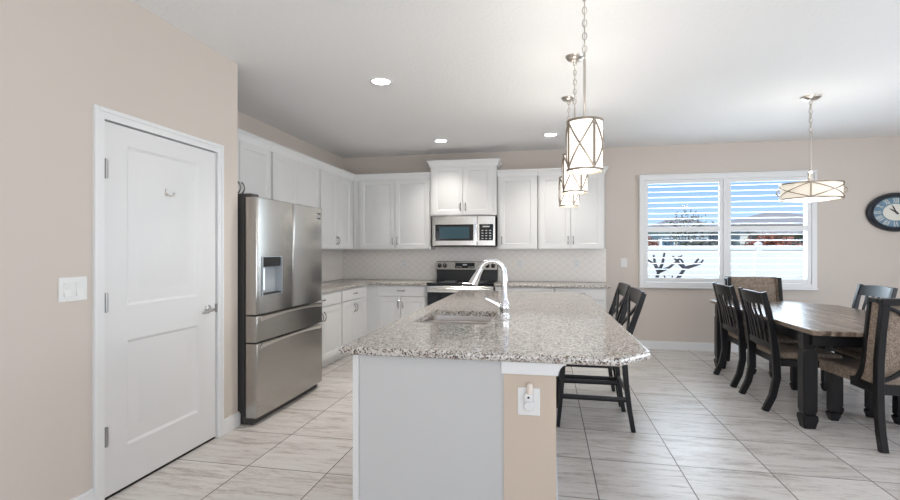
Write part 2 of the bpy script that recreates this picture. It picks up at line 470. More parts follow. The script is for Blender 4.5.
MB().box(3.060, 3.074, .895, .955, -.006, .010, .002, T=FX(XP - .003)).build('strike_plate', M['hinge'], d)
mb = MB().box(2.606, 2.622, 1.668, 1.712, 0, .006, .002, T=FX(XP - .006))
mb.tube([(XP - .008, 2.614, 1.682), (XP + .010, 2.616, 1.672), (XP + .022, 2.622, 1.668), (XP + .028, 2.636, 1.676), (XP + .028, 2.642, 1.690)], .0045, 6)
mb.build('coat_hook', M['nickel'], d)
MB().box(2.17, 3.075, 0, .006, -.10, -.01, T=FX(XP)).build('door_gap_shade', M['shadow'], d)  # near-black strip painting the shade of the gap under the door leaf

# light switch
sw = thing('light_switch', 'white double rocker switch plate on the wall left of the door', 'light switch', (XP, 2.0, 1.08))
MB().box(1.928, 2.076, 1.082, 1.202, 0, .006, .003, T=FX(XP + .0005)).build('wall_plate', M['plastic'], sw)
for yy in (1.968, 2.032):
    mb = MB(); mb.add([(yy - .017, 1.108, .006), (yy + .017, 1.108, .006), (yy + .017, 1.176, .006), (yy - .017, 1.176, .006), (yy - .017, 1.108, .015), (yy + .017, 1.108, .015), (yy + .017, 1.14, .008), (yy - .017, 1.14, .008), (yy + .017, 1.176, .010), (yy - .017, 1.176, .010)],
           [[0, 1, 5, 4], [4, 5, 6, 7], [7, 6, 8, 9], [9, 8, 2, 3], [1, 2, 8, 6, 5], [0, 4, 7, 9, 3]], T=FX(XP + .0005))
    mb.build('rocker', M['plastic'], sw, smooth=0)

# ------------------------------------------------------------------ window with shutters
w = thing('window_1', 'wide white window with two plantation shutter panels in the back wall', 'window', (2.29, YB, .84), kind='structure')
T = FY(YB)
mb = MB()
for a, b_, c, e_ in ((1.225, 1.285, .84, 2.335), (3.292, 3.352, .84, 2.335), (1.285, 3.292, 2.270, 2.335), (1.285, 3.292, .84, .905), (2.262, 2.308, .905, 2.27)):
    mb.box(a, b_, c, e_, -.02, .045, .004, T=T)
mb.box(1.215, 3.362, .825, .842, -.02, .052, .003, T=T).box(1.215, 3.362, 2.333, 2.348, -.02, .052, .003, T=T)
mb.build('window_frame', M['trim'], w)
mb = MB()
for a, b_, c, e_ in ((WX0, WX0 + .04, WZ0, WZ1), (WX1 - .04, WX1, WZ0, WZ1), (WX0, WX1, WZ1 - .04, WZ1), (WX0, WX1, WZ0, WZ0 + .04), (2.265, 2.305, WZ0, WZ1), (WX0, WX1, 1.585, 1.625)):
    mb.box(a, b_, YB + .07, YB + .12, c, e_)
mb.build('sash', M['trim'], w)
MB().box(WX0 + .03, WX1 - .03, YB + .092, YB + .098, WZ0 + .03, WZ1 - .03).build('glass_pane', M['glass'], w)
for a, b_ in ((1.287, 2.260), (2.310, 3.290)):
    mb = MB(); st = .046
    mb.box(a, a + st, .907, 2.268, .008, .036, .003, T=T).box(b_ - st, b_, .907, 2.268, .008, .036, .003, T=T)
    for c, e_ in ((.907, .962), (1.578, 1.645), (2.222, 2.268)): mb.box(a + st, b_ - st, c, e_, .010, .034, .002, T=T)
    p = mb.build('shutter_panel', M['trim'], w)
    for z0, z1, n in ((.962, 1.578, 8), (1.645, 2.222, 8)):
        mb = MB()
        for k in range(n):
            zc = z0 + (k + .5) * (z1 - z0) / n; rings = []
            for xx in (a + st, b_ - st):
                ring = []
                for j in range(10):
                    t = 2 * PI * j / 10; dy, dz = .034 * math.cos(t), -.0062 * math.sin(t); rr = math.radians(-2.5)
                    ring.append(Vector((xx, YB - .022 + dy * math.cos(rr) - dz * math.sin(rr), zc + dy * math.sin(rr) + dz * math.cos(rr))))
                rings.append(ring)
            mb.loft(rings)
        mb.build('louvres', M['trim'], p)

# ------------------------------------------------------------------ cabinets
def cab_front(mb, T, u0, u1, v0, v1, fr=.06, th=.02):
    return mb.bm_like(T) if False else mb
def cab_door(T, u0, u1, v0, v1, parent, name='cabinet_door', fr=.062):
    mb = moulded_slab(u0, u1, v0, v1, .02, [(u0 + fr, u1 - fr, v0 + fr, v1 - fr)], .006, .012) if fr else MB().box(u0, u1, v0, v1, -.02, 0, .003)
    o = place(mb, lambda p: T(Vector((p.x, p.y, p.z + .0225)))).build(name, M['cab'], parent, smooth=25)
    return o
def pull(T, u, v, vertical, parent, L=.10):
    mb = MB(); pts = []
    for k in range(9):
        t = k / 8; s_ = (t - .5) * L; wv = .0225 + .028 * math.sin(PI * t) ** .6
        pts.append((u, v + s_, wv) if vertical else (u + s_, v, wv))
    mb.tube([T(Vector(p)) for p in pts], [.0085 if k in (0, 8) else .0062 for k in range(9)], 8)
    return mb.build('handle', M['pull'], parent)
def crown(mb, T, u0, u1, z, d0=0, dl=0, dr=0):
    prof = [(0, z - .03), (.012, z - .03), (.016, z), (.035, z + .035), (.046, z + .042), (.046, z + .056), (0, z + .056)]
    rings = [[Vector((u0 - dl * p[0], p[1], p[0])) for p in prof], [Vector((u1 + dr * p[0], p[1], p[0])) for p in prof]]
    mb.loft(rings, T=T)

UT, UB = 2.370, 1.342
# left run of wall cabinets, faces look towards +x
XF = -2.76
def upper_left(label, y0, y1, zb, doors, group=None, handles='pair'):
    t = thing('wall_cabinet', label, 'cabinet', (XF, (y0 + y1) / 2, zb))
    T = FX(XF)
    MB().box(XL + .002, XF, y0 + .002, y1, zb, UT, .002).build('cabinet_body', M['cab'], t)
    mb = MB(); crown(mb, T, y0, y1, UT); mb.build('crown_moulding', M['trim'], t)
    out = []
    for a, b_ in doors: out.append(cab_door(T, a, b_, zb + .015, UT - .035, t))
    return t, out, T
t, ds, T = upper_left('white short double-door wall cabinet directly above the refrigerator', 3.46, 4.495, 1.80, [(3.475, 3.972), (3.978, 4.475)])
pull(T, 3.945, 1.90, True, ds[0]); pull(T, 4.005, 1.90, True, ds[1])
t, ds, T = upper_left('white double-door wall cabinet left of the corner one, half hidden by the refrigerator', 4.50, 5.575, UB, [(4.525, 5.035), (5.041, 5.55)])
pull(T, 5.012, 1.46, True, ds[0]); pull(T, 5.064, 1.46, True, ds[1])
t, ds, T = upper_left('white double-door wall cabinet on the left wall in the corner', 5.58, 6.6885, UB, [(5.605, 6.072), (6.078, 6.545)])
pull(T, 6.048, 1.46, True, ds[0]); pull(T, 6.102, 1.46, True, ds[1])
# back run, faces look towards -y
YF = 6.69
def upper_back(label, x0, x1, zb, zt, doors, yf=YF, ret=(0, 0)):
    t = thing('wall_cabinet', label, 'cabinet', ((x0 + x1) / 2, yf, zb))
    T = FY(yf)
    MB().box(x0 + .002, x1 - .002, yf, YB - .002, zb, zt, .002).build('cabinet_body', M['cab'], t)
    mb = MB(); crown(mb, T, x0, x1, zt, 0, *ret)
    if ret[0]: rr = MB(); crown(mb, FXN(x0), yf, YB - .003, zt)
    if ret[1]: crown(mb, FX(x1), yf, YB - .003, zt)
    mb.build('crown_moulding', M['trim'], t)
    return t, [cab_door(T, a, b_, zb + .015, zt - .035, t) for a, b_ in doors], T
t, ds, T = upper_back('white double-door wall cabinet between the corner and the microwave', -2.7605, -1.605, UB, UT, [(-2.655, -2.128), (-2.122, -1.622)])
pull(T, -2.158, 1.465, True, ds[0]); pull(T, -2.09, 1.465, True, ds[1])
t, ds, T = upper_back('white raised double-door cabinet above the microwave', -1.60, -.672, 1.81, 2.522, [(-1.562, -1.139), (-1.133, -.735)], YF - .045, (1, 1))
pull(T, -1.17, 1.93, True, ds[0]); pull(T, -1.10, 1.93, True, ds[1])
t, ds, T = upper_back('white single-door wall cabinet just right of the microwave', -.667, -.125, UB, UT, [(-.635, -.155)])
pull(T, -.605, 1.465, True, ds[0])
t, ds, T = upper_back('white double-door wall cabinet at the right end behind the pendants', -.12, .742, UB, UT, [(-.095, .305), (.311, .712)], YF, (0, 1))
pull(T, .275, 1.465, True, ds[0]); pull(T, .341, 1.465, True, ds[1])

# base cabinets
XBF, YBF, BT = -2.43, 6.37, .855; CTB, CBB = .894, .857
def base_left(label, y0, y1, doors, drawers):
    t = thing('base_cabinet', label, 'cabinet', (XBF, (y0 + y1) / 2, 0)); T = FX(XBF)
    MB().box(XL + .002, XBF, y0 + .002, y1 - .002, .10, BT).box(XL + .002, XBF - .07, y0 + .002, y1 - .002, 0, .10).build('cabinet_body', M['cab'], t)
    for a, b_ in drawers:
        o = cab_door(T, a, b_, .71, .842, t, 'drawer', 0); pull(T, (a + b_) / 2, .785, False, o)
    for a, b_, hs in doors:
        o = cab_door(T, a, b_, .115, .70, t)
        pull(T, b_ - .03 if hs else a + .03, .60, True, o)
    return t
base_left('white base cabinet with drawer right beside the refrigerator', 4.45, 5.475, [(4.47, 4.96, 1), (4.966, 5.455, 0)], [(4.47, 5.455)])
base_left('white base cabinet with drawer on the left wall next to the corner', 5.48, 6.371, [(5.50, 5.878, 1), (5.884, 6.262, 0)], [(5.50, 6.262)])
def base_back(label, x0, x1, doors, drawers):
    t = thing('base_cabinet', label, 'cabinet', ((x0 + x1) / 2, YBF, 0)); T = FY(YBF)
    MB().box(x0 + .002, x1 - .002, YBF, YB - .002, .10, BT).box(x0 + .002, x1 - .002, YBF + .07, YB - .002, 0, .10).build('cabinet_body', M['cab'], t)
    for a, b_ in drawers:
        o = cab_door(T, a, b_, .71, .842, t, 'drawer', 0); pull(T, (a + b_) / 2, .785, False, o)
    for a, b_, hs in doors:
        o = cab_door(T, a, b_, .115, .70, t); pull(T, b_ - .03 if hs else a + .03, .60, True, o)
    return t
base_back('white double-door base cabinet with one drawer left of the range', -2.4315, -1.585, [(-2.275, -1.944, 1), (-1.938, -1.605, 0)], [(-2.275, -1.605)])
base_back('white base cabinet right of the range, mostly behind the island', -.665, .09, [(-.645, -.29, 1), (-.284, .07, 0)], [(-.645, .07)])
base_back('white base cabinet at the right end of the back counter', .095, .73, [(.115, .408, 1), (.414, .71, 0)], [(.115, .71)])

# ------------------------------------------------------------------ stone tops
def offset_poly(poly, d):
    n = len(poly); out = []
    for i in range(n):
        p0, p1, p2 = Vector(poly[i - 1]), Vector(poly[i]), Vector(poly[(i + 1) % n])
        e1, e2 = (p1 - p0).normalized(), (p2 - p1).normalized()
        n1, n2 = Vector((-e1.y, e1.x)), Vector((-e2.y, e2.x))
        b = n1 + n2; b = b / max(.2, b.dot(n1)) if b.length else n1
        out.append(p1 + b * d)
    return out
def round_poly(poly, r, seg=4):
    out = []; n = len(poly)
    for i in range(n):
        p0, p1, p2 = Vector(poly[i - 1]), Vector(poly[i]), Vector(poly[(i + 1) % n])
        a, b = p1 + (p0 - p1).normalized() * r, p1 + (p2 - p1).normalized() * r
        for k in range(seg + 1):
            t = k / seg; out.append(a * (1 - t) ** 2 + p1 * 2 * t * (1 - t) + b * t * t)
    return out
def slab_rings(poly, z0, z1, edge=.012):
    h = z1 - z0
    prof = [(edge, z0), (edge * .3, z0 + h * .12), (0, z0 + h * .35), (0, z0 + h * .7), (edge * .3, z0 + h * .9), (edge, z1)]
    return [[Vector((p[0], p[1], z)) for p in offset_poly(poly, d)] for d, z in prof]
def slab(mb, poly, z0, z1, edge=.012, hole=None):
    rings = slab_rings(poly, z0, z1, edge)
    if not hole:
        mb.loft(rings); return mb
    mb.loft(rings, cap=False)
    for z in (z0, z1):
        src = rings[0] if z == z0 else rings[-1]
        b = bmesh.new()
        ov = [b.verts.new(p) for p in src]; hv = [b.verts.new((p[0], p[1], z)) for p in hole]
        es = [b.edges.new((ov[i], ov[(i + 1) % len(ov)])) for i in range(len(ov))] + [b.edges.new((hv[i], hv[(i + 1) % len(hv)])) for i in range(len(hv))]
        bmesh.ops.triangle_fill(b, use_beauty=True, use_dissolve=False, edges=es)
        mb.bm(b)
    mb.loft([[Vector((p[0], p[1], z0)) for p in hole], [Vector((p[0], p[1], z1)) for p in hole]], cap=False)
    return mb
CT, CB = .905, .870
mb = slab(MB(), [(XL + .002, 4.45), (-2.395, 4.45), (-2.395, 6.335), (-1.578, 6.335), (-1.578, YB - .002), (XL + .002, YB - .002)], CBB, CTB, .008)
tag(mb.build('countertop', M['granite'], None), 'L-shaped speckled granite countertop in the left corner', 'countertop')
mb = slab(MB(), [(-.672, 6.335), (.775, 6.335), (.775, YB - .002), (-.672, YB - .002)], CBB, CTB, .008)
tag(mb.build('countertop', M['granite'], None), 'straight granite countertop along the back wall right of the range', 'countertop')

# tiled backsplash (back wall and left wall)
o = MB().box(XL + .012, .795, YB - .012, YB - .001, CTB + .001, UB + .01).box(-1.598, -.674, YB - .0115, YB - .0012, UB, 1.82).build('trim_1', M['splash_x']); tag(o, 'pale diamond tiled backsplash on the back wall', None, None, 'structure')
o = MB().box(XL + .001, XL + .011, 4.45, YB - .013, CTB + .001, UB + .01).build('trim_2', M['splash_y']); tag(o, 'pale diamond tiled backsplash on the left wall', None, None, 'structure')

def outlet(label, T, u, v, wd=.075, ht=.115, name='wall_outlet'):
    c = T(Vector((u, v, 0)))
    t = thing(name, label, 'outlet', tuple(c))
    MB().box(u - wd / 2, u + wd / 2, v - ht / 2, v + ht / 2, .0005, .006, .002, T=T).build('wall_plate', M['plastic'], t)
    for dv in (-.022, .022):
        mb = MB().box(u - .015, u + .015, v + dv - .013, v + dv + .013, .005, .0075, .001, T=T); s_ = mb.build('socket', M['plastic'], t)
        mb = MB().box(u - .007, u - .004, v + dv - .004, v + dv + .006, .007, .0079, T=T).box(u + .004, u + .007, v + dv - .004, v + dv + .006, .007, .0079, T=T); mb.build('slots', M['shadow'], s_)
    return t
TS = FY(YB - .012)
outlet('white outlet on the backsplash between the corner and the range', TS, -2.08, 1.14)
outlet('white outlet on the backsplash just right of the range and faucet', TS, -.375, 1.145)
outlet('white outlet on the backsplash near its right end', TS, .412, 1.155)
t = thing('wall_switch', 'small white switch plate on the beige wall between backsplash and window', 'light switch', (1.03, YB, 1.10))
MB().box(.988, 1.072, 1.105, 1.22, .0005, .006, .002, T=FY(YB)).build('wall_plate', M['plastic'], t)
MB().box(1.013, 1.047, 1.13, 1.195, .005, .010, .002, T=FY(YB)).build('rocker', M['plastic'], t)

# ------------------------------------------------------------------ refrigerator
fr = thing('refrigerator', 'stainless french-door refrigerator with water dispenser beside the pantry wall', 'refrigerator', (-2.6, 3.87, 0))
FXF, FY0, FY1 = -2.14, 3.335, 4.43
MB().box(-3.02, -2.268, FY0 + .012, FY1 - .012, .02, 1.745, .006).build('case', M['casegray'], fr)
MB().box(-2.9, -2.20, FY0 + .02, FY1 - .02, .0, .045).build('base_grille', M['casegray'], fr)
for yy in (FY0 + .07,):
    MB().box(-2.36, -2.21, yy - .05, yy + .05, 1.742, 1.768, .006).build('hinge_cover', M['casegray'], fr)
def bulged_panel(u0, u1, v0, v1, thick, bulge, hole=None, depth=.06, uc=None, hw=None):
    """fridge door: front gently curved across its width, optional recess"""
    uc = (u0 + u1) / 2 if uc is None else uc; hw = (u1 - u0) / 2 if hw is None else hw
    us = {u0, u1}; vs = {v0, v0 + .006, v1 - .006, v1}
    for k in range(1, 20): us.add(round(u0 + (u1 - u0) * k / 20, 4))
    us |= {u0 + .008, u1 - .008}
    if hole:
        us = {q for q in us if not (abs(q - hole[0]) < .012 or abs(q - hole[1]) < .012)} | {hole[0], hole[1]}; vs |= {hole[2], hole[3]}
    us, vs = sorted(us), sorted(vs)
    def wf(u, v):
        e_ = .006 if (u in (us[0], us[-1]) or v in (vs[0], vs[-1])) else 0
        return bulge * (1 - ((u - uc) / hw) ** 2) - bulge - e_
    mb = MB(); G = [[Vector((u, v, wf(u, v))) for u in us] for v in vs]; nu = len(us)
    flat = [p for r in G for p in r]; fs = []
    for j in range(len(vs) - 1):
        for i in range(nu - 1):
            if hole and hole[0] <= us[i] < hole[1] and hole[2] <= vs[j] < hole[3]: continue
            a = j * nu + i; fs.append([a, a + 1, a + nu + 1, a + nu])
    mb.add(flat, fs)
    loop = [G[0][i] for i in range(nu)] + [G[j][-1] for j in range(1, len(vs))] + [G[-1][i] for i in range(nu - 2, -1, -1)] + [G[j][0] for j in range(len(vs) - 2, 0, -1)]
    back = [Vector((p.x, p.y, -thick)) for p in loop]
    mb.loft([loop, back], cap=False); mb.f.append([len(mb.v) - len(back) + k for k in range(len(back))])
    return mb
TF = FX(FXF)
ysp = 3.876
place(bulged_panel(FY0, ysp - .003, .842, 1.738, .105, .014, (3.402, 3.672, .985, 1.28)), TF).build('left_door', M['steel'], fr)
place(bulged_panel(ysp + .003, FY1, .842, 1.738, .105, .014), TF).build('right_door', M['steel'], fr)
def drawer_front(z0, z1, name):
    o = place(bulged_panel(FY0, FY1, z0, z1, .105, .012), TF).build(name, M['steel'], fr)
    # pull ledge leaning forward at the top
    mb = MB(); prof = [(z1 - .050, -.013), (z1 - .014, .001), (z1 - .003, .002), (z1 - .003, -.03)]
    mb.loft([[Vector((u, p[0], p[1])) for p in prof] for u in (FY0 + .045, FY1 - .03)], T=TF)
    mb.build('pull_ledge', M['steel_light'], o)
    return o
drawer_front(.632, .830, 'upper_drawer'); drawer_front(.058, .620, 'lower_drawer')
dp = MB().box(3.402, 3.672, .985, 1.28, -.085, -.060, T=TF); 
for a, b_, c, e_ in ((3.396, 3.402, .98, 1.285), (3.672, 3.678, .98, 1.285), (3.402, 3.672, .98, .985), (3.402, 3.672, 1.28, 1.285)):
    dp.box(a, b_, c, e_, -.075, .0005, T=TF)
dsp = dp.build('dispenser', M['cavity'], fr)
MB().box(3.404, 3.670, 1.205, 1.278, -.058, -.010, .004, T=TF).build('control_panel', M['blackglass'], dsp)
MB().box(3.425, 3.475, 1.02, 1.195, -.058, -.03, .004, T=TF).build('water_paddle', M['glow_strip'], dsp)
MB().box(3.404, 3.670, .987, .998, -.058, -.008, .002, T=TF).build('drip_tray', M['blackplastic'], dsp)
em = MB().box(4.296, 4.378, 1.628, 1.690, -.0125, -.004, .002, T=TF).build('emblem', M['display'], fr)
mb = MB(); mb.lathe([(.017, 0), (.017, .001), (.012, .001), (.012, 0)], (0, 0, 0), 16, T=lambda p: TF(Vector((4.319 + p.x, 1.660 + p.y, -.0042 + p.z))), cap=False)
for a, b_, c, e_ in ((4.342, 4.346, 1.646, 1.672), (4.342, 4.353, 1.646, 1.650), (4.357, 4.361, 1.646, 1.672), (4.357, 4.369, 1.646, 1.650), (4.357, 4.369, 1.668, 1.672), (4.366, 4.370, 1.646, 1.660)):
    mb.box(a, b_, c, e_, -.0045, -.0034, T=TF)
mb.build('emblem_mark', M['legend'], em)

# ------------------------------------------------------------------ microwave
mw = thing('microwave', 'stainless over-the-range microwave under the raised cabinet', 'microwave', (-1.125, 6.8, 1.395))
MX0, MX1, MY = -1.566, -.688, 6.60
MB().box(MX0, MX1, MY + .03, YB - .015, 1.389, 1.803, .004).build('case', M['casegray'], mw)
T = lambda p: Vector((p.x, MY + .03 - p.z, p.y - .013))
place(bulged_panel(MX0, -.935, 1.408, 1.812, .03, .004, (MX0 + .045, -.985, 1.475, 1.700)), lambda p: T(Vector((p.x, p.y, p.z + .03)))).build('oven_door', M['steel_light'], mw)
dr = MB().box(MX0 + .045, -.985, 1.475, 1.700, .016, .024, .001, T=T).build('door_glass', M['blackglass'], mw)
MB().box(MX0 + .105, -1.045, 1.505, 1.668, .023, .0255, T=T).build('window_mesh', M['ovenglass'], dr)
hd = MB().tube([T(Vector((-.955, z, .062))) for z in (1.45, 1.5, 1.6, 1.68, 1.73)], .011, 10)
for z in (1.465, 1.715): hd.tube([T(Vector((-.955, z, .028))), T(Vector((-.955, z, .062)))], .007, 8)
hd.build('handle', M['chrome'], mw)
cp = MB().box(-.932, MX1, 1.408, 1.812, .001, .028, .003, T=T).build('control_panel', M['steel_light'], mw)
kp = MB().box(-.905, -.715, 1.478, 1.700, .026, .030, .001, T=T).build('keypad', M['blackglass'], mw)
MB().box(-.86, -.765, 1.66, 1.675, .0295, .0305, T=T).build('clock_readout', M['legend'], kp)
for r in range(4):
    for c in range(3): MB().box(-.875 + c * .052, -.848 + c * .052, 1.500 + r * .036, 1.511 + r * .036, .0295, .0305, T=T).build('key', M['legend'], kp)
MB().box(MX0 + .02, MX1 - .02, MY + .05, YB - .05, 1.379, 1.390).build('vent_grille', M['blackplastic'], mw)

# ------------------------------------------------------------------ range
rg = thing('range', 'stainless and black electric range under the microwave', 'stove', (-1.125, 6.65, 0))
RX0, RX1 = -1.574, -.676; RY = 6.33
MB().box(RX0 + .004, RX1 - .004, RY + .02, YB - .03, .03, .89, .003).build('body', M['blackplastic'], rg)
MB().box(RX0, RX1, RY - .012, 6.88, .872, .900, .006).build('cooktop', M['blackglass'], rg)
for cx, cy, r in ((-1.33, 6.48, .11), (-.92, 6.48, .09), (-1.33, 6.74, .085), (-.92, 6.74, .11)):
    MB().lathe([(r, 0), (r, .0006), (r - .004, .0006), (r - .004, 0)], (cx, cy, .9001), 32, cap=False).build('burner_ring', M['legend'], rg)
MB().box(RX0 + .01, RX1 - .01, 6.885, 6.975, .90, 1.172, .004).build('backguard', M['blackplastic'], rg)
MB().add([(RX0 + .012, 1.058, .052), (RX1 - .012, 1.058, .052), (RX1 - .012, 1.168, .03), (RX0 + .012, 1.168, .03), (RX0 + .012, 1.058, 0), (RX1 - .012, 1.058, 0), (RX1 - .012, 1.168, 0), (RX0 + .012, 1.168, 0)],
         [[0, 1, 2, 3], [4, 5, 6, 7], [0, 1, 5, 4], [3, 2, 6, 7], [0, 3, 7, 4], [1, 2, 6, 5]], T=FY(6.885)).build('control_panel', M['steel'], rg, smooth=0)
tp = lambda p: Vector((p.x, 6.885 - p.z - (.052 - (p.y - 1.058) * .2), p.y))
dsp = MB().box(-1.285, -1.005, 1.075, 1.152, 0, .003, T=tp).build('display', M['blackglass'], rg)
mb = MB().box(-1.175, -1.115, 1.115, 1.135, .003, .0036, T=tp)
for k in range(5): mb.box(-1.268 + k * .018, -1.258 + k * .018, 1.09, 1.10, .003, .0036, T=tp); mb.box(-1.095 + k * .018, -1.085 + k * .018, 1.09, 1.10, .003, .0036, T=tp)
mb.build('display_legends', M['legend'], dsp)
for cx in (-1.512, -1.435, -.825, -.742):
    k_ = MB().lathe([(.030, 0), (.030, .006), (.022, .010), (.020, .030), (.016, .033)], (0, 0, 0), 20, T=lambda p: tp(Vector((cx + p.x, 1.113 + p.y, p.z)))).build('knob', M['blackplastic'], rg)
    MB().box(cx - .002, cx + .002, 1.113, 1.131, .0325, .0345, T=tp).build('pointer', M['legend'], k_)
od = MB().box(RX0 + .006, RX1 - .006, .24, .858, -.02, .015, .004, T=FY(RY)).build('oven_door', M['steel_light'], rg)
MB().box(RX0 + .006, RX1 - .006, .859, .871, -.02, .010, T=FY(RY)).build('vent_trim', M['blackplastic'], rg)
MB().box(RX0 + .012, RX1 - .012, .25, .775, .012, .018, .002, T=FY(RY)).build('oven_window', M['blackglass'], od)
hb = MB().tube([(RX0 + .05, RY - .055, .82), (RX1 - .05, RY - .055, .82)], .013, 10)
for xx in (RX0 + .09, RX1 - .09): hb.tube([(xx, RY - .012, .82), (xx, RY - .055, .82)], .008, 8)
hb.build('handle', M['steel_light'], od)
MB().box(RX0 + .006, RX1 - .006, .05, .225, -.02, .015, .004, T=FY(RY)).build('storage_drawer', M['steel_light'], rg)

# ------------------------------------------------------------------ island
IX0, IX1, IY0, IY1 = -.912, .428, 2.03, 5.10
poly = [(IX0, IY0), (.285, IY0), (.434, 2.195), (.400, 4.74), (.29, IY1), (IX0, IY1)]
poly = round_poly(poly, .010, 3)
SX0, SX1, SY0, SY1 = -.79, -.335, 2.80, 3.40
hole = round_poly([(SX0, SY0), (SX1, SY0), (SX1, SY1), (SX0, SY1)], .06, 5)
tag(slab(MB(), poly, CB, CT, .010, hole).build('island_countertop', M['granite']), 'large speckled granite island top with clipped right corners', 'countertop')
isl = thing('kitchen_island', 'white panelled kitchen island base with beige end column', 'island', (-.38, 3.5, 0))
BX0, BX1, BY0, BY1 = -.855, -.182, 2.066, 5.02
mb = MB().box(BX0, BX1, BY0 + .012, SY0 - .06, .0, CB - .001).box(BX0, BX1, SY1 + .06, BY1, 0, CB - .001).box(BX0, BX1, SY0 - .06, SY1 + .06, 0, .55)
mb.box(BX0, BX0 + .016, SY0 - .06, SY1 + .06, .55, CB - .001)
mb.build('cabinet_body', M['cab'], isl)
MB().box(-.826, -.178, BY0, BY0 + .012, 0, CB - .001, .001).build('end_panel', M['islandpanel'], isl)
MB().box(BX0, -.827, BY0 - .004, BY0 + .012, 0, CB - .001, .001).build('corner_post', M['cab'], isl)
MB().box(-.178, .037, BY0 - .012, BY1, 0, CB - .001).build('half_wall', M['column'], isl)
mb = MB().box(-.188, .045, BY0 - .022, BY1 + .006, .818, CB - .0005, .002)
prof = [(.044, CB - .0005)] + [(.047 + .030 * (1 - math.cos(k / 6 * PI / 2)), .820 + (CB - .006 - .820) * math.sin(k / 6 * PI / 2)) for k in range(7)] + [(.078, CB - .0005)]
mb.loft([[Vector((px, y, pz)) for px, pz in prof] for y in (BY0 - .020, BY1)])
mb.build('cap_trim', M['trim'], isl)
mb = MB(); baseboard(mb, FY(BY0 - .012), -.178, .056); baseboard(mb, FX(.042), BY0 - .012, BY1)
mb.build('base_trim', M['trim'], isl)
# sink-side doors of the island (face -x)
for k in range(4):
    y0 = 2.13 + k * .72
    o = cab_door(FXN(BX0), y0, y0 + .69, .12, .70, isl); pull(FXN(BX0), y0 + .64, .60, True, o)
    o = cab_door(FXN(BX0), y0, y0 + .69, .715, .85, isl, 'drawer', 0)

sk = thing('sink', 'stainless double-bowl undermount sink set in the island', 'sink', (-.56, 3.10, .66))
for a, b_ in ((SY0 - .008, 3.112), (3.158, SY1 + .008)):
    outer = round_poly([(SX0 - .008, a), (SX1 + .008, a), (SX1 + .008, b_), (SX0 - .008, b_)], .055, 4)
    mb = MB(); rings = []
    for d_, z in ((0, CB - .002), (.004, CB - .06), (.012, .70), (.05, .685), (.16, .682)):
        rings.append([Vector((p[0], p[1], z)) for p in offset_poly(outer, d_)])
    for d_, z in ((.16, .679), (.05, .682), (.008, .698), (.000, CB - .06), (-.004, CB - .002)):
        rings.append([Vector((p[0], p[1], z)) for p in offset_poly(outer, d_)])
    mb.loft(rings, cap=False)
    n_ = len(outer); mb.f.append([4 * n_ + i + len(mb.v) - len(rings) * n_ for i in range(n_)])
    bowl = mb.build('bowl', M['sinksteel'], sk)
    c = ((SX0 + SX1) / 2, (a + b_) / 2)
    MB().lathe([(.045, .6825), (.045, .687), (.034, .687), (.030, .684)], (c[0], c[1], 0), 20).build('drain', M['chrome'], bowl)
MB().box(SX0, SX1, 3.116, 3.154, .72, CB - .003, .008).build('divider', M['sinksteel'], sk)

fc = thing('faucet', 'chrome gooseneck kitchen faucet with pull-down spray head on the island', 'faucet', (-.268, 3.14, CT))
FXc, FYc = -.268, 3.14
MB().lathe([(.034, 0), (.034, .006), (.029, .012), (.026, .03), (.030, .045), (.030, .085), (.023, .10), (.020, .115)], (FXc, FYc, CT), 24).build('base', M['chrome'], fc)
pts = [(FXc, FYc, CT + .10), (FXc, FYc, CT + .20), (FXc - .002, FYc, CT + .26)]
for k in range(1, 13):
    a = k / 12 * math.radians(160); R = .079
    pts.append((FXc - .002 - R + R * math.cos(a), FYc, CT + .280 + R * math.sin(a)))
nk = MB().tube(pts, [.019] * 3 + [.0165] * 12, 14).build('neck', M['chrome'], fc)
p1 = Vector(pts[-1]); dr_ = (Vector(pts[-1]) - Vector(pts[-2])).normalized()
MB().tube([p1 - dr_ * .01, p1 + dr_ * .005, p1 + dr_ * .03, p1 + dr_ * .065, p1 + dr_ * .108, p1 + dr_ * .111], [.017, .020, .0205, .026, .031, .024], 16).build('spray_head', M['chrome'], fc)
MB().tube([(FXc - .02, FYc, CT + .065), (FXc - .055, FYc, CT + .085), (FXc - .10, FYc, CT + .108), (FXc - .125, FYc, CT + .118)], [.012, .010, .010, .008], 10).build('lever', M['chrome'], fc)

# outlet on the island column, with a plug-in device
TI = FY(BY0 - .012)
ot = outlet('white outlet plate on the beige island column', TI, -.074, .706, .092, .115)
pg = thing('plug_in_freshener', 'small translucent white plug-in air freshener on the island column outlet', 'air freshener', (-.07, BY0 - .03, .72))
MB().box(-.092, -.056, .712, .745, .0085, .034, .006, T=TI, seg=2).build('body', M['plastic'], pg)
MB().box(-.079, -.070, .727, .735, .033, .0355, .001, T=TI).build('sensor', M['shadow'], pg)
mb = MB().lathe([(.021, 0), (.021, .010), (.017, .014)], (0, 0, 0), 20, T=lambda p: TI(Vector((-.074 + p.x, .692 + p.y, .0085 + p.z)))); mb.build('dial', M['plastic'], pg)
MB().lathe([(.013, .745), (.013, .778), (.009, .786)], (-.070, BY0 - .034, 0), 14).build('scent_bottle', mat('clear_plastic', (.78, .70, .62), .15), pg)

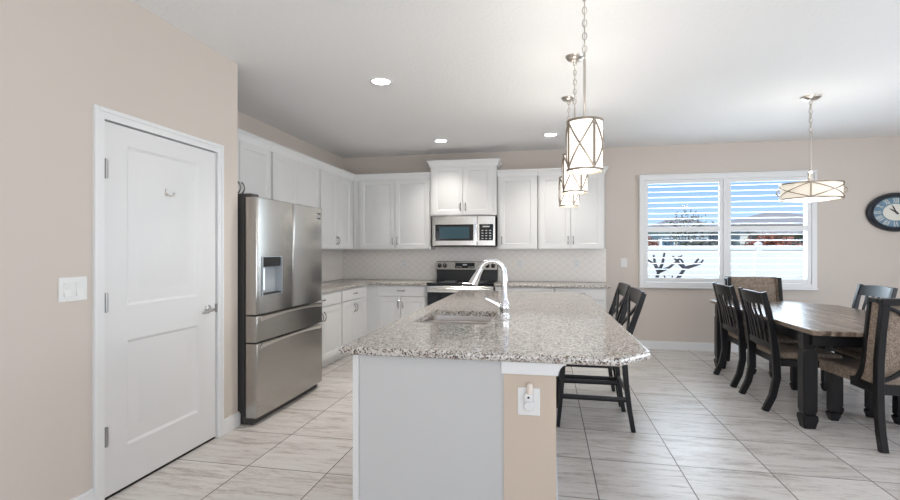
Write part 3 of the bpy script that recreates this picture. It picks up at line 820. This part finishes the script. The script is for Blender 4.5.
# ------------------------------------------------------------------ lights
def chain(mb, x, y, z0, z1, L=.042, r=.0032):
    n = max(2, round((z1 - z0) / (L * .80))); st = (z1 - z0) / n
    for k in range(n):
        zc = z0 + (k + .5) * st; hw, hh = L * .27, st * .62; pts = []
        for j in range(12):
            a = 2 * PI * j / 12; u_ = hw * math.cos(a); v_ = hh * math.sin(a)
            pts.append(Vector((x + (u_ if k % 2 else 0), y + (0 if k % 2 else u_), zc + v_)))
        n0 = len(mb.v); ring = []
        for j, p in enumerate(pts):
            t = (pts[(j + 1) % 12] - pts[j - 1]).normalized(); c = Vector((x, y, zc)); o_ = (p - c).normalized(); o_ = (o_ - t * o_.dot(t)).normalized(); w_ = t.cross(o_)
            ring.append([p + (o_ * math.cos(q * PI / 2.5) + w_ * math.sin(q * PI / 2.5)) * r for q in range(5)])
        ring.append(ring[0]); mb.loft(ring, cap=False)
def drum(t, x, y, z0, z1, R, phase, shade_m, npan=4, bar_r=.005):
    MB().lathe([(R * .90, z0 + .012), (R * .955, z0 + .012), (R * .955, z1 - .010), (R * .90, z1 - .010)], (x, y, 0), 40).build('shade', shade_m, t)
    mb = MB()
    for z in (z0, z1 - .012):
        mb.lathe([(R * .945, z), (R * 1.0, z), (R * 1.0, z + .012), (R * .945, z + .012), (R * .945, z)], (x, y, 0), 40, cap=False)
    def P(a, z, rr=.985): return Vector((x + R * rr * math.cos(a), y + R * rr * math.sin(a), z))
    for k in range(npan):
        a0 = phase + k * 2 * PI / npan; a1 = a0 + 2 * PI / npan
        mb.bar([P(a0, z0 + .008), P(a0, z1 - .008)], .014, .006, (-math.sin(a0), math.cos(a0), 0))
        for s_ in (0, 1):
            pts = [P(a0 + (a1 - a0) * j / 12, (z0 + .01) + (z1 - z0 - .02) * ((j / 12) if s_ else 1 - j / 12)) for j in range(13)]
            mb.tube(pts, bar_r, 6)
    return mb
def lamp_in(t, loc, power, rad, color):
    dl = bpy.data.lights.new('bulb', 'POINT'); dl.energy = power; dl.shadow_soft_size = rad; dl.color = color
    o = bpy.data.objects.new('bulb', dl); COL.objects.link(o); o.parent = t; o.location = Vector(loc) - OFF[t.name]
WH = 'white cylinder pendant with crossed straps, '
for (y, z0, z1, lab) in ((2.72, 1.757, 2.030, 'nearest and largest over the island'), (3.66, 1.750, 2.03, 'middle one over the island'), (4.64, 1.737, 2.01, 'farthest and smallest over the island')):
    x = .199; R = .097 if y < 3 else .091
    t = thing('pendant_light', WH + lab, 'pendant lamp', (x, y, z0), 'pendants over the island')
    fm = drum(t, x, y, z0, z1, R, math.radians(-64), M['shade_white'])
    for k in range(3):
        a = k * 2 * PI / 3; fm.tube([(x, y, z1 - .004), (x + R * .97 * math.cos(a), y + R * .97 * math.sin(a), z1 - .004)], .004, 6)
    fm.build('strap_frame', M['strap'], t)
    MB().lathe([(R * .88, z0 + .013), (R * .88, z0 + .016)], (x, y, 0), 32).build('diffuser', M['shade_white'], t)
    MB().tube([(x, y, z1 - .006), (x, y, 2.365)], .0075, 10).lathe([(.014, z1 - .01), (.014, z1 + .015), (.008, z1 + .02)], (x, y, 0), 12).build('stem', M['nickel'], t)
    mb = MB(); chain(mb, x, y, 2.365, CEIL - .03); mb.tube([(x + .004, y, 2.37), (x - .003, y, 2.55), (x + .003, y, CEIL - .03)], .0022, 5)
    mb.build('chain', M['nickel'], t)
    MB().lathe([(.012, CEIL - .036), (.05, CEIL - .028), (.066, CEIL - .014), (.070, CEIL - .0005)], (x, y, 0), 28).build('canopy', M['nickel'], t)
    lamp_in(t, (x, y, z0 - .06), 2.4, .06, (1, .93, .83)); lamp_in(t, (x, y, z1 + .10), 6, .05, (1, .94, .86))

cx, cy = 2.375, 5.04
t = thing('chandelier', 'wide drum chandelier with cream shade and crossed straps over the dining table', 'chandelier', (cx, cy, 1.79))
R = .245; z0, z1 = 1.795, 1.945
fm = drum(t, cx, cy, z0, z1, R, math.radians(-115), M['shade_cream'], 4, .0042)
for k in range(4):
    a = k * PI / 2; fm.tube([(cx, cy, z1), (cx + R * .97 * math.cos(a), cy + R * .97 * math.sin(a), z1)], .005, 6)
for sgn in (-1, 1):      # scroll brackets on the two sides of the drum
    a = math.radians(-115) + sgn * PI / 2
    pts = [Vector((cx + (R * 1.0 + .016 * math.sin(q * PI / 8)) * math.cos(a), cy + (R * 1.0 + .016 * math.sin(q * PI / 8)) * math.sin(a), z0 + .045 + (z1 - z0 - .09) * q / 8)) for q in range(9)]
    fm.tube(pts, .005, 6)
fm.build('strap_frame', M['strap'], t)
MB().lathe([(.002, z0 - .012), (R * .5, z0 - .008), (R * .90, z0 + .006), (R * .90, z0 + .010)], (cx, cy, 0), 40).build('diffuser', M['shade_white'], t)
MB().lathe([(.003, z0 - .022), (.012, z0 - .018), (.010, z0 - .008)], (cx, cy, 0), 12).build('finial', M['nickel'], t)
MB().tube([(cx, cy, z1 - .01), (cx, cy, 2.38)], .008, 10).lathe([(.028, z1), (.028, 2.04), (.016, 2.055)], (cx, cy, 0), 16).build('stem', M['nickel'], t)
mb = MB(); chain(mb, cx, cy, 2.38, CEIL - .03, .05, .0036); mb.tube([(cx + .004, cy, 2.38), (cx - .004, cy, 2.55), (cx + .003, cy, CEIL - .03)], .0022, 5)
mb.build('chain', M['nickel'], t)
MB().lathe([(.012, CEIL - .040), (.055, CEIL - .032), (.078, CEIL - .016), (.082, CEIL - .0005)], (cx, cy, 0), 28).build('canopy', M['nickel'], t)
lamp_in(t, (cx, cy, z0 - .08), 3, .08, (1, .93, .83)); lamp_in(t, (cx, cy, 2.12), 3.5, .05, (1, .94, .86))

for (x, y, lab) in ((-1.358, 3.88, 'round recessed ceiling light nearest the camera, above the aisle'), (-1.339, 6.14, 'round recessed ceiling light above the range'), (.042, 6.07, 'round recessed ceiling light above the right wall cabinets')):
    t = thing('recessed_light', lab, 'ceiling light', (x, y, CEIL), 'recessed lights in the kitchen ceiling')
    MB().lathe([(.072, -.001), (.076, -.006), (.094, -.004), (.100, -.0005)], (x, y, CEIL), 32, cap=False).build('trim_ring', M['trim'], t)
    MB().lathe([(.074, -.0012), (.074, -.0042)], (x, y, CEIL), 32).build('lens', M['led'], t)
    dl = bpy.data.lights.new('downlight', 'AREA'); dl.shape = 'DISK'; dl.size = .14; dl.energy = 10 if y < 5 else 5.5; dl.spread = math.radians(110); dl.color = (1, .95, .88)
    o = bpy.data.objects.new('downlight', dl); COL.objects.link(o); o.parent = t; o.location = (0, 0, -.008)

# ------------------------------------------------------------------ dining table
tx0, tx1, ty0, ty1, tz = 1.845, 2.965, 3.885, 6.14, .762
tb = thing('dining_table', 'black dining table with weathered brown plank top and clipped corners', 'table', ((tx0 + tx1) / 2, (ty0 + ty1) / 2, 0))
c = .13
poly = [(tx0 + .03, ty0), (tx1 - .03, ty0), (tx1, ty0 + .03), (tx1, ty1 - .40), (tx1 - .40, ty1), (tx0 + .03, ty1), (tx0, ty1 - .03), (tx0, ty0 + .03)]
top = slab(MB(), poly, tz - .034, tz, .006).build('tabletop', M['oak'], tb)
MB().box(tx0 + .075, tx1 - .075, ty0 + .165, ty1 - .075, tz - .135, tz - .034, .003).box(tx0 + .068, tx1 - .068, ty0 + .16, ty1 - .07, tz - .056, tz - .034, .003).build('apron', M['black'], tb)
for (lx, ly) in ((1.925, 4.13), (2.835, 4.13), (1.925, 6.02), (2.835, 6.02)):
    mb = MB(); prof = [(.046, tz - .034), (.046, tz - .155), (.040, tz - .165), (.044, tz - .18), (.049, tz - .20), (.049, .14), (.044, .115), (.040, .105), (.052, .095), (.054, .07), (.044, .02), (.040, 0)]
    mb.loft([[Vector((lx + a, ly + b_, z)) for a, b_ in ((-h_, -h_ + .008), (-h_ + .008, -h_), (h_ - .008, -h_), (h_, -h_ + .008), (h_, h_ - .008), (h_ - .008, h_), (-h_ + .008, h_), (-h_, h_ - .008))] for h_, z in prof])
    mb.build('leg', M['black'], tb)

# ------------------------------------------------------------------ slat-back side chairs (local: +x is where the sitter looks)
def block_leg(mb, x, y, top, h_=.026):
    prof = [(h_, top), (h_, .075), (h_ * .78, .068), (h_ * 1.12, .058), (h_ * 1.12, .042), (h_ * .8, .008), (h_ * .75, 0)]
    mb.loft([[Vector((x + a, y + b_, z)) for a, b_ in ((-q, -q), (q, -q), (q, q), (-q, q))] for q, z in prof])
    return mb
def make_side_chair(name='dining_chair'):
    t = thing(name, 'x', 'chair', (0, 0, 0), local=True)
    B = -.275
    prof = [(B + .0, 0), (B + .058, .13), (B + .088, .28), (B + .084, .42), (B + .072, .55), (B + .052, .70), (B + .026, .83), (B - .012, .985)]
    for s_ in (-1, 1):
        MB().bar([(px, s_ * .246, z) for px, z in prof], [.040] * 8, [.05, .052, .055, .058, .052, .046, .042, .036], (0, 1, 0)).build('rear_leg', M['black'], t)
    for s_ in (-1, 1):
        block_leg(MB(), .27, s_ * .225, .41).build('front_leg', M['black'], t)
    MB().box(B + .11, .285, -.245, .245, .375, .432, .004).build('seat_frame', M['black'], t)
    cs = MB(); b = bmesh.new(); bmesh.ops.create_cube(b, size=1)
    for v in b.verts: v.co = Vector((B + .105 + (.30 + .265 - .105) * (v.co.x + .5), v.co.y * (.53 if v.co.x > 0 else .43), .428 + .06 * (v.co.z + .5)))
    bmesh.ops.bevel(b, geom=list(b.edges), offset=.022, segments=3, affect='EDGES', profile=.5); cs.bm(b)
    cs.build('seat', M['fabric'], t)
    # crest rail, gently bowed backwards, and lower rail
    def bow(yy, k): return -k * (1 - (yy / .22) ** 2)
    ys = [-.23 + .46 * k / 8 for k in range(9)]
    MB().loft([[Vector((B - .012 + bow(y, .035) + dx, y, z)) for dx, z in ((-.012, .975 + .012 * (1 - (y / .22) ** 2)), (.012, .975 + .012 * (1 - (y / .22) ** 2)), (.036, .878), (.012, .878))] for y in ys]).build('crest_rail', M['black'], t)
    MB().loft([[Vector((B + .069 + bow(y, .012) + dx, y, z)) for dx, z in ((-.014, .565), (.010, .565), (.014, .51), (-.010, .51))] for y in ys]).build('lower_rail', M['black'], t)
    for k in range(5):
        y = -.145 + k * .0725
        pts = [(B + .064 + bow(y, .012), y, .55), (B + .050 + bow(y, .016), y, .64), (B + .040 + bow(y, .03), y, .75), (B + .020 + bow(y, .035), y, .83), (B + .008 + bow(y, .035), y, .895)]
        MB().bar(pts, .034, .012, (0, 1, 0)).build('slat', M['black'], t)
    for s_ in (-1, 1):
        MB().bar([(B + .07, s_ * .228, .20), (.26, s_ * .222, .20)], .022, .028, (0, 1, 0)) if False else None
    return t
side = make_side_chair()
G = 'slat-back chairs at the dining table'
spots = [((2.048, 4.728), 0, 'black slat-back chair with beige seat on the near left side of the table'),
         ((2.048, 5.44), 0, 'black slat-back chair with beige seat on the far left side of the table'),
         ((2.80, 4.70), PI, 'black slat-back chair on the near right side of the table, hidden behind the end chair'),
         ((2.865, 5.47), PI, 'black slat-back chair with bluish crest on the far right side of the table')]
for i, ((x, y), r, lab) in enumerate(spots):
    o = side if i == 0 else copy_tree(side)
    o.location = (x, y, 0); o.rotation_euler = (0, 0, r); tag(o, lab, 'chair', G)

# upholstered end chairs
def make_end_chair():
    t = thing('upholstered_chair', 'x', 'chair', (0, 0, 0), local=True)
    B = -.32
    prof = [(B, 0), (B + .028, .12), (B + .045, .26), (B + .05, .42), (B + .045, .6), (B + .02, .8), (B - .015, 1.0)]
    for s_ in (-1, 1):
        MB().bar([(px, s_ * .255, z) for px, z in prof], .046, [.046, .048, .05, .052, .048, .044, .042], (0, 1, 0)).build('rear_leg', M['black'], t)
        block_leg(MB(), .315, s_ * .225, .41, .032).build('front_leg', M['black'], t)
        # wing: fabric side panel with curved black front trim
        tr = [(B + .30, .40), (B + .235, .43), (B + .19, .50), (B + .165, .58), (B + .15, .70), (B + .125, .85), (B + .10, 1.0)]
        rp = [(B + .06, .40), (B + .06, .43), (B + .058, .50), (B + .055, .58), (B + .04, .70), (B + .02, .85), (B - .005, 1.0)]
        mb = MB(); y0, y1 = s_ * .262, s_ * .232
        mb.loft([[Vector((a[0], y0 + s_ * .012, a[1])), Vector((b_[0], y0, b_[1])), Vector((b_[0], y1, b_[1])), Vector((a[0], y1 + s_ * .012, a[1]))] for a, b_ in zip(tr, rp)])
        mb.build('wing_panel', M['fabric'], t)
        MB().bar([(a[0], s_ * .268, a[1]) for a in tr], .036, [.05, .045, .036, .032, .030, .030, .030], (0, 1, 0)).build('wing_trim', M['black'], t)
        MB().bar([(B + .03, s_ * .26, .40), (B + .30, s_ * .272, .40)], .034, .062, (0, 1, 0)).build('side_rail', M['black'], t)
    MB().box(B + .03, B + .065, -.24, .24, .37, .435, .004).build('rear_rail', M['black'], t)
    mb = MB().box(B - .036, B + .012, -.285, .285, .972, 1.016, .006)
    for s_ in (-1, 1): mb.box(B + .012, B + .115, s_ * .268 - .018, s_ * .268 + .018, .985, 1.014, .005)
    mb.build('top_rail', M['black'], t)
    # back cushion between the wings
    bp = MB(); rings = []
    for z, x0, x1 in ((.42, B + .06, B + .16), (.55, B + .06, B + .155), (.75, B + .035, B + .13), (.93, B + .012, B + .10), (1.012, B + .014, B + .075)):
        rings.append([Vector((x0, -.232, z)), Vector((x0, .232, z)), Vector((x1 - .01, .232, z)), Vector((x1 + .012, .12, z)), Vector((x1 + .016, 0, z)), Vector((x1 + .012, -.12, z)), Vector((x1 - .01, -.232, z))])
    bp.loft(rings); bp.build('back_cushion', M['fabric'], t)
    for s_ in (-1, 1):       # curved cross straps over the back
        pts = []
        for k in range(9):
            q = k / 8; z = .46 + .50 * q; yy = s_ * (.235 - .47 * q); pts.append((B + .052 - .055 * q ** 1.5 - .006, yy, z + .05 * math.sin(2 * PI * q) * -1))
        MB().bar(pts, .026, .014, (0, 1, 0)).build('cross_strap', M['black'], t)
    cs = MB(); b = bmesh.new(); bmesh.ops.create_cube(b, size=1)
    for v in b.verts: v.co = Vector((B + .10 + (.68 - .10) * (v.co.x + .5), v.co.y * (.62 if v.co.x > 0 else .50), .385 + .095 * (v.co.z + .5)))
    bmesh.ops.bevel(b, geom=list(b.edges), offset=.020, segments=3, affect='EDGES', profile=.5); cs.bm(b)
    cs.build('seat', M['fabric'], t)
    return t
endc = make_end_chair()
G = 'upholstered chairs at the table ends'
endc.location = (2.43, 4.03, 0); endc.rotation_euler = (0, 0, PI / 2)
tag(endc, 'beige upholstered end chair with black frame in the right foreground', 'chair', G)
o = copy_tree(endc); o.location = (2.385, 6.10, 0); o.rotation_euler = (0, 0, -PI / 2)
tag(o, 'beige upholstered end chair at the far table end under the window', 'chair', G)

# ------------------------------------------------------------------ counter stools (local: +x is where the sitter looks)
def make_stool():
    t = thing('counter_stool', 'x', 'stool', (0, 0, 0), local=True)
    B = -.262
    rl = [(B, 0), (B + .028, .16), (B + .05, .34), (B + .066, .54), (B + .056, .63), (B + .030, .72), (B - .004, .82), (B - .035, .92), (B - .068, 1.02)]
    fl = [(.278, 0), (.262, .18), (.245, .40), (.235, .62)]
    for s_ in (-1, 1):
        MB().bar([(x, s_ * (.232 + (.03 if z > .9 else .015 * z)), z) for x, z in rl], .034, [.032, .034, .036, .04, .04, .04, .038, .036, .032], (0, 1, 0)).build('rear_leg', M['black'], t)
        MB().bar([(x, s_ * .225, z) for x, z in fl], [.026, .032, .036, .038], [.026, .032, .036, .040], (0, 1, 0)).build('front_leg', M['black'], t)
        MB().bar([(B + .040, s_ * .232, .232), (.256, s_ * .224, .232)], .020, .034, (0, 1, 0)).build('side_stretcher', M['black'], t)
    MB().bar([(.250, -.222, .30), (.250, .222, .30)], .022, .034, (1, 0, 0)).build('foot_rest', M['black'], t)
    MB().bar([(B + .046, -.232, .29), (B + .046, .232, .29)], .020, .030, (1, 0, 0)).build('rear_stretcher', M['black'], t)
    MB().box(B + .05, .25, -.24, .24, .575, .625, .004).build('seat_frame', M['black'], t)
    cs = MB(); b = bmesh.new(); bmesh.ops.create_cube(b, size=1)
    for v in b.verts: v.co = Vector((B + .09 + (.545 - .09) * (v.co.x + .5), v.co.y * (.50 if v.co.x > 0 else .43), .622 + .045 * (v.co.z + .5)))
    bmesh.ops.bevel(b, geom=list(b.edges), offset=.016, segments=3, affect='EDGES', profile=.5); cs.bm(b)
    cs.build('seat', M['black'], t)
    def bk(z):       # x of the back plane at height z
        for (x0, z0), (x1, z1) in zip(rl, rl[1:]):
            if z0 <= z <= z1: return x0 + (x1 - x0) * (z - z0) / (z1 - z0)
        return rl[-1][0]
    ys = [-.25 + .5 * k / 8 for k in range(9)]
    MB().loft([[Vector((bk(1.01) - .02 * (1 - (y / .25) ** 2) + dx, y, z)) for dx, z in ((-.012, 1.028), (.012, 1.028), (.042, .925), (.018, .925))] for y in ys]).build('crest_rail', M['black'], t)
    MB().bar([(bk(.70), -.236, .70), (bk(.70), .236, .70)], .018, .040, (1, 0, 0)).build('lower_rail', M['black'], t)
    for s_ in (-1, 1):
        pts = [(bk(.71 + .25 * q) - .006 * s_, s_ * (-.222 + .444 * q), .71 + .25 * q) for q in [k / 6 for k in range(7)]]
        MB().bar(pts, .030, .016, (0, 1, 0)).build('cross_bar', M['black'], t)
    return t
st = make_stool()
G = 'black stools along the island'
st.location = (.360, 4.005, 0); st.rotation_euler = (0, 0, PI); tag(st, 'black X-back counter stool tucked under the island, the nearer one', 'stool', G)
o = copy_tree(st); o.location = (.357, 4.60, 0); tag(o, 'black X-back counter stool at the island, the farther one half hidden', 'stool', G)

# ------------------------------------------------------------------ wall clock
ck = thing('wall_clock', 'dark-framed wall clock with blue and cream dial right of the window', 'clock', (4.245, YB, 1.57))
KX, KZ, SXk = 4.228, 1.802, 1.35
def TK(p): return Vector((KX + p.x * SXk, YB - p.z, KZ + p.y))
R = .242
MB().lathe([(R * .97, .001), (R, .014), (R * .98, .050), (R * .92, .066), (R * .82, .056), (R * .76, .030), (R * .76, .001)], (0, 0, 0), 64, T=TK, cap=False).build('frame', M['clockframe'], ck)
di = MB().lathe([(R * .765, .002), (R * .765, .014)], (0, 0, 0), 48, T=TK).build('dial', M['clockblue'], ck)
MB().lathe([(R * .43, .013), (R * .43, .016)], (0, 0, 0), 48, T=TK).build('centre_disc', M['clockface'], di)
NUM = ['XII', 'I', 'II', 'III', 'IV', 'V', 'VI', 'VII', 'VIII', 'IX', 'X', 'XI']
for k, s_ in enumerate(NUM):
    mb = MB()
    a = -k * PI / 6; wtot = sum({'I': .012, 'V': .026, 'X': .026}[ch] for ch in s_); u_ = -wtot / 2
    def stroke(p, q, th=.006):
        pts = []
        for (px, py) in (p, q): pts.append(Vector((px, py)))
        dv = (pts[1] - pts[0]).normalized(); nv = Vector((-dv.y, dv.x)) * th / 2; quad = [pts[0] + nv, pts[0] - nv, pts[1] - nv, pts[1] + nv]
        vs = []
        for z in (.0138, .0155):
            for q_ in quad:
                x_, y_ = q_.x, q_.y + R * .605
                vs.append((x_ * math.cos(a) - y_ * math.sin(a), x_ * math.sin(a) + y_ * math.cos(a), z))
        mb.add(vs, [[0, 1, 2, 3], [4, 5, 6, 7], [0, 1, 5, 4], [1, 2, 6, 5], [2, 3, 7, 6], [3, 0, 4, 7]], T=TK)
    for ch in s_:
        if ch == 'I': stroke((u_ + .006, -.030), (u_ + .006, .030)); u_ += .012
        elif ch == 'V': stroke((u_ + .003, .030), (u_ + .013, -.030)); stroke((u_ + .023, .030), (u_ + .013, -.030), .004); u_ += .026
        else: stroke((u_ + .003, .030), (u_ + .023, -.030)); stroke((u_ + .023, .030), (u_ + .003, -.030), .004); u_ += .026
    mb.build('numeral', M['cream'], di)
def hand(ang, L, wd, z):
    a = math.radians(ang); d_ = Vector((math.sin(a), math.cos(a))); n_ = Vector((-d_.y, d_.x)); vs = []
    pts = [d_ * -.03 + n_ * wd, d_ * -.03 - n_ * wd, d_ * L * .6 - n_ * wd * 1.4, d_ * L, d_ * L * .6 + n_ * wd * 1.4]
    for zz in (z, z + .002):
        for p in pts: vs.append((p.x, p.y, zz))
    return MB().add(vs, [[0, 1, 2, 3, 4], [5, 6, 7, 8, 9]] + [[i, (i + 1) % 5, (i + 1) % 5 + 5, i + 5] for i in range(5)], T=TK)
hand(-20, .105, .004, .019).build('minute_hand', M['blackplastic'], ck)
hand(-48, .075, .005, .017).build('hour_hand', M['blackplastic'], ck)
MB().lathe([(.010, .016), (.010, .023)], (0, 0, 0), 16, T=TK).build('hub', M['blackplastic'], ck)

# ------------------------------------------------------------------ outside
GZ = -.35
struct(MB().box(-60, 90, YB + .2, 120, GZ - .2, GZ), 'ground', M['grass'], 'back yard lawn')
fe = thing('vinyl_fence', 'long white vinyl privacy fence behind the window', 'fence', (4, 13, GZ))
xs = [-8 + 2.6 * k for k in range(12)]
for i, x in enumerate(xs):
    MB().box(x - .065, x + .065, 12.93, 13.07, GZ, 1.47, .01).lathe([(.10, 1.47), (.10, 1.49), (.01, 1.55)], (x, 13, 0), 4).build('post', M['fence'], fe)
    if i < len(xs) - 1:
        mb = MB().box(x + .065, x + 2.535, 12.96, 13.04, 1.33, 1.44, .008).box(x + .065, x + 2.535, 12.96, 13.04, GZ + .05, GZ + .18, .008)
        n = 14
        for k in range(n):
            a = x + .065 + k * 2.47 / n; mb.box(a + .002, a + 2.47 / n - .002, 12.975, 13.025, GZ + .16, 1.35)
        mb.build('fence_panel', M['fence'], fe)
def house(label, x0, x1, y0, y1, zw, zr, xa, hl):
    t = thing('neighbour_house', label, 'house', ((x0 + x1) / 2, (y0 + y1) / 2, GZ))
    MB().box(x0, x1, y0, y1, GZ, zw).build('wall', M['stucco'], t)
    ov = .6; ym = (y0 + y1) / 2
    mb = MB(); mb.add([(x0 - ov, y0 - ov, zw), (x1 + ov, y0 - ov, zw), (x1 + ov, y1 + ov, zw), (x0 - ov, y1 + ov, zw), (xa - hl, ym, zr), (xa + hl, ym, zr), (x0 - ov, y0 - ov, zw - .18), (x1 + ov, y0 - ov, zw - .18), (x1 + ov, y1 + ov, zw - .18), (x0 - ov, y1 + ov, zw - .18)],
        [[0, 1, 5, 4], [1, 2, 5], [2, 3, 4, 5], [3, 0, 4], [0, 1, 7, 6], [1, 2, 8, 7], [2, 3, 9, 8], [3, 0, 6, 9], [6, 7, 8, 9]]); mb.build('roof', M['roof'], t, smooth=0)
    return t
t = house('pale two-storey house with grey hip roof seen through the right window half', 14.17, 22.6, 40, 50, 3.30, 4.46, 18.4, .5)
for xw in (15.5, 17.05, 18.1):
    f_ = MB().box(xw - .42, xw + .42, 39.93, 40.02, 2.85, 3.28).build('window', M['trim'], t); MB().box(xw - .36, xw + .36, 39.90, 39.95, 2.9, 3.23).build('pane', M['winblue'], f_)
mb = MB(); mb.add([(14.6, 37.5, 2.50), (22, 37.5, 2.50), (22, 40, 2.85), (14.6, 40, 2.85), (14.6, 37.5, 2.38), (22, 37.5, 2.38), (22, 40, 2.70), (14.6, 40, 2.70)], [[0, 1, 2, 3], [4, 5, 6, 7], [0, 1, 5, 4], [0, 3, 7, 4], [1, 2, 6, 5]])
mb.build('porch_roof', M['roof'], t, smooth=0)
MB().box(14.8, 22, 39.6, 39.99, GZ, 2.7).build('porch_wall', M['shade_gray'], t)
for xw in (14.9, 17.6, 20.3): MB().box(xw - .16, xw + .16, 37.7, 38.0, GZ, 2.4).build('porch_post', M['stucco'], t)
f_ = MB().box(17.9, 19.6, 39.52, 39.62, .6, 2.2).build('window', M['trim'], t); MB().box(18.0, 19.5, 39.48, 39.54, .7, 2.1).build('pane', M['winblue'], f_)
t = house('low house with grey hip roof seen through the left window half', 8.6, 12.3, 41, 49, 3.12, 4.15, 11.2, .4)
for xw in (9.3, 10.5, 11.7):
    f_ = MB().box(xw - .5, xw + .5, 40.9, 41.02, 1.0, 2.3).build('window', M['trim'], t); MB().box(xw - .42, xw + .42, 40.86, 40.93, 1.08, 2.22).build('pane', M['winblue'], f_)

def leaf_cloud(mb, c, rx, ry, rz, n, size, rng):
    for _ in range(n):
        a, b_ = rng.uniform(0, 2 * PI), math.acos(rng.uniform(-1, 1)); r = rng.uniform(.45, 1)
        p = Vector((c[0] + rx * r * math.sin(b_) * math.cos(a), c[1] + ry * r * math.sin(b_) * math.sin(a), c[2] + rz * r * math.cos(b_)))
        u_ = Vector((rng.gauss(0, 1), rng.gauss(0, 1), rng.gauss(0, 1))).normalized(); v_ = u_.orthogonal().normalized(); s_ = size * rng.uniform(.6, 1.2)
        mb.add([p - u_ * s_, p + v_ * s_ * .5, p + u_ * s_, p - v_ * s_ * .5], [[0, 1, 2, 3]])
rng = random.Random(3)
def shrub(name, label, cat, x, y, zb, zc, rx, rz, m, n, size):
    t = thing(name, label, cat, (x, y, GZ))
    mb = MB().tube([(x, y, GZ), (x + .05, y, zc)], [.06, .03], 6)
    for k in range(5): mb.tube([(x, y, zb), (x + rng.uniform(-rx, rx) * .7, y + rng.uniform(-.3, .3), zc + rz * .5)], [.03, .01], 5)
    mb.build('stem', M['bark'], t)
    mb = MB(); leaf_cloud(mb, (x, y, zc), rx, rx * .5, rz, n, size, rng); mb.build('foliage', m, t, smooth=0)
shrub('red_leaf_bush', 'reddish-brown bush above the fence in the right window half', 'bush', 8.1, 20, .2, 1.25, 1.15, .75, M['redbush'], 1500, .09)
shrub('red_leaf_bush', 'small reddish bush above the fence at the left window edge', 'bush', 3.9, 20, .2, 1.35, .45, .5, M['redbush'], 500, .08)
shrub('grey_tree', 'thin grey-green tree beyond the fence in the left window half', 'tree', 6.3, 24, .8, 2.1, 1.25, 1.15, M['greenbush'], 420, .09)
shrub('dark_hedge', 'dark low hedge beyond the fence in the left window half', 'hedge', 6.6, 22, .2, 1.35, 1.5, .42, M['greenbush'], 1600, .09)
def bare(label, x, y, limbs):
    t = thing('bare_plumeria', label, 'tree', (x, y, GZ), 'bare trees in the yard')
    mb = MB()
    for pts, r0 in limbs:
        n = len(pts); mb.tube([(x + a, y + b_, z) for a, b_, z in pts], [r0 * (1 - .5 * k / (n - 1)) for k in range(n)], 7)
    mb.build('trunk_and_branches', M['bark'], t)
bare('bare thick-branched tree before the fence, the left one in the window', 2.32, 11.3, [
    ([(-.06, 0, GZ), (-.03, 0, .3), (.0, 0, .62), (.06, 0, .86)], .065), ([(.06, 0, .86), (.0, .05, 1.02), (-.02, .1, 1.22)], .045), ([(.06, 0, .86), (.12, -.1, 1.05), (.16, -.1, 1.28)], .04),
    ([(.06, 0, .86), (.28, .05, .95), (.46, .1, 1.09)], .04), ([(.46, .1, 1.09), (.56, .1, 1.22)], .028), ([(.0, .05, 1.02), (-.16, .05, 1.12), (-.2, .05, 1.2)], .026)])
bare('bare thick-branched tree before the fence, the right one in the window', 2.80, 11.5, [
    ([(-.02, 0, GZ), (.0, 0, .4), (.03, 0, .72), (.16, 0, .93)], .065), ([(.16, 0, .93), (.04, .05, 1.06), (-.06, .1, 1.2)], .042), ([(.16, 0, .93), (.32, -.1, 1.0), (.42, -.1, 1.16)], .045),
    ([(.32, -.1, 1.0), (.46, -.1, 1.05), (.52, -.05, 1.12)], .034), ([(.16, 0, .93), (.14, .1, 1.08), (.06, .1, 1.2)], .03), ([(.0, 0, .45), (-.2, .05, .62), (-.26, .05, .80)], .03), ([(-.1, .02, .52), (-.08, .05, .78)], .026)])
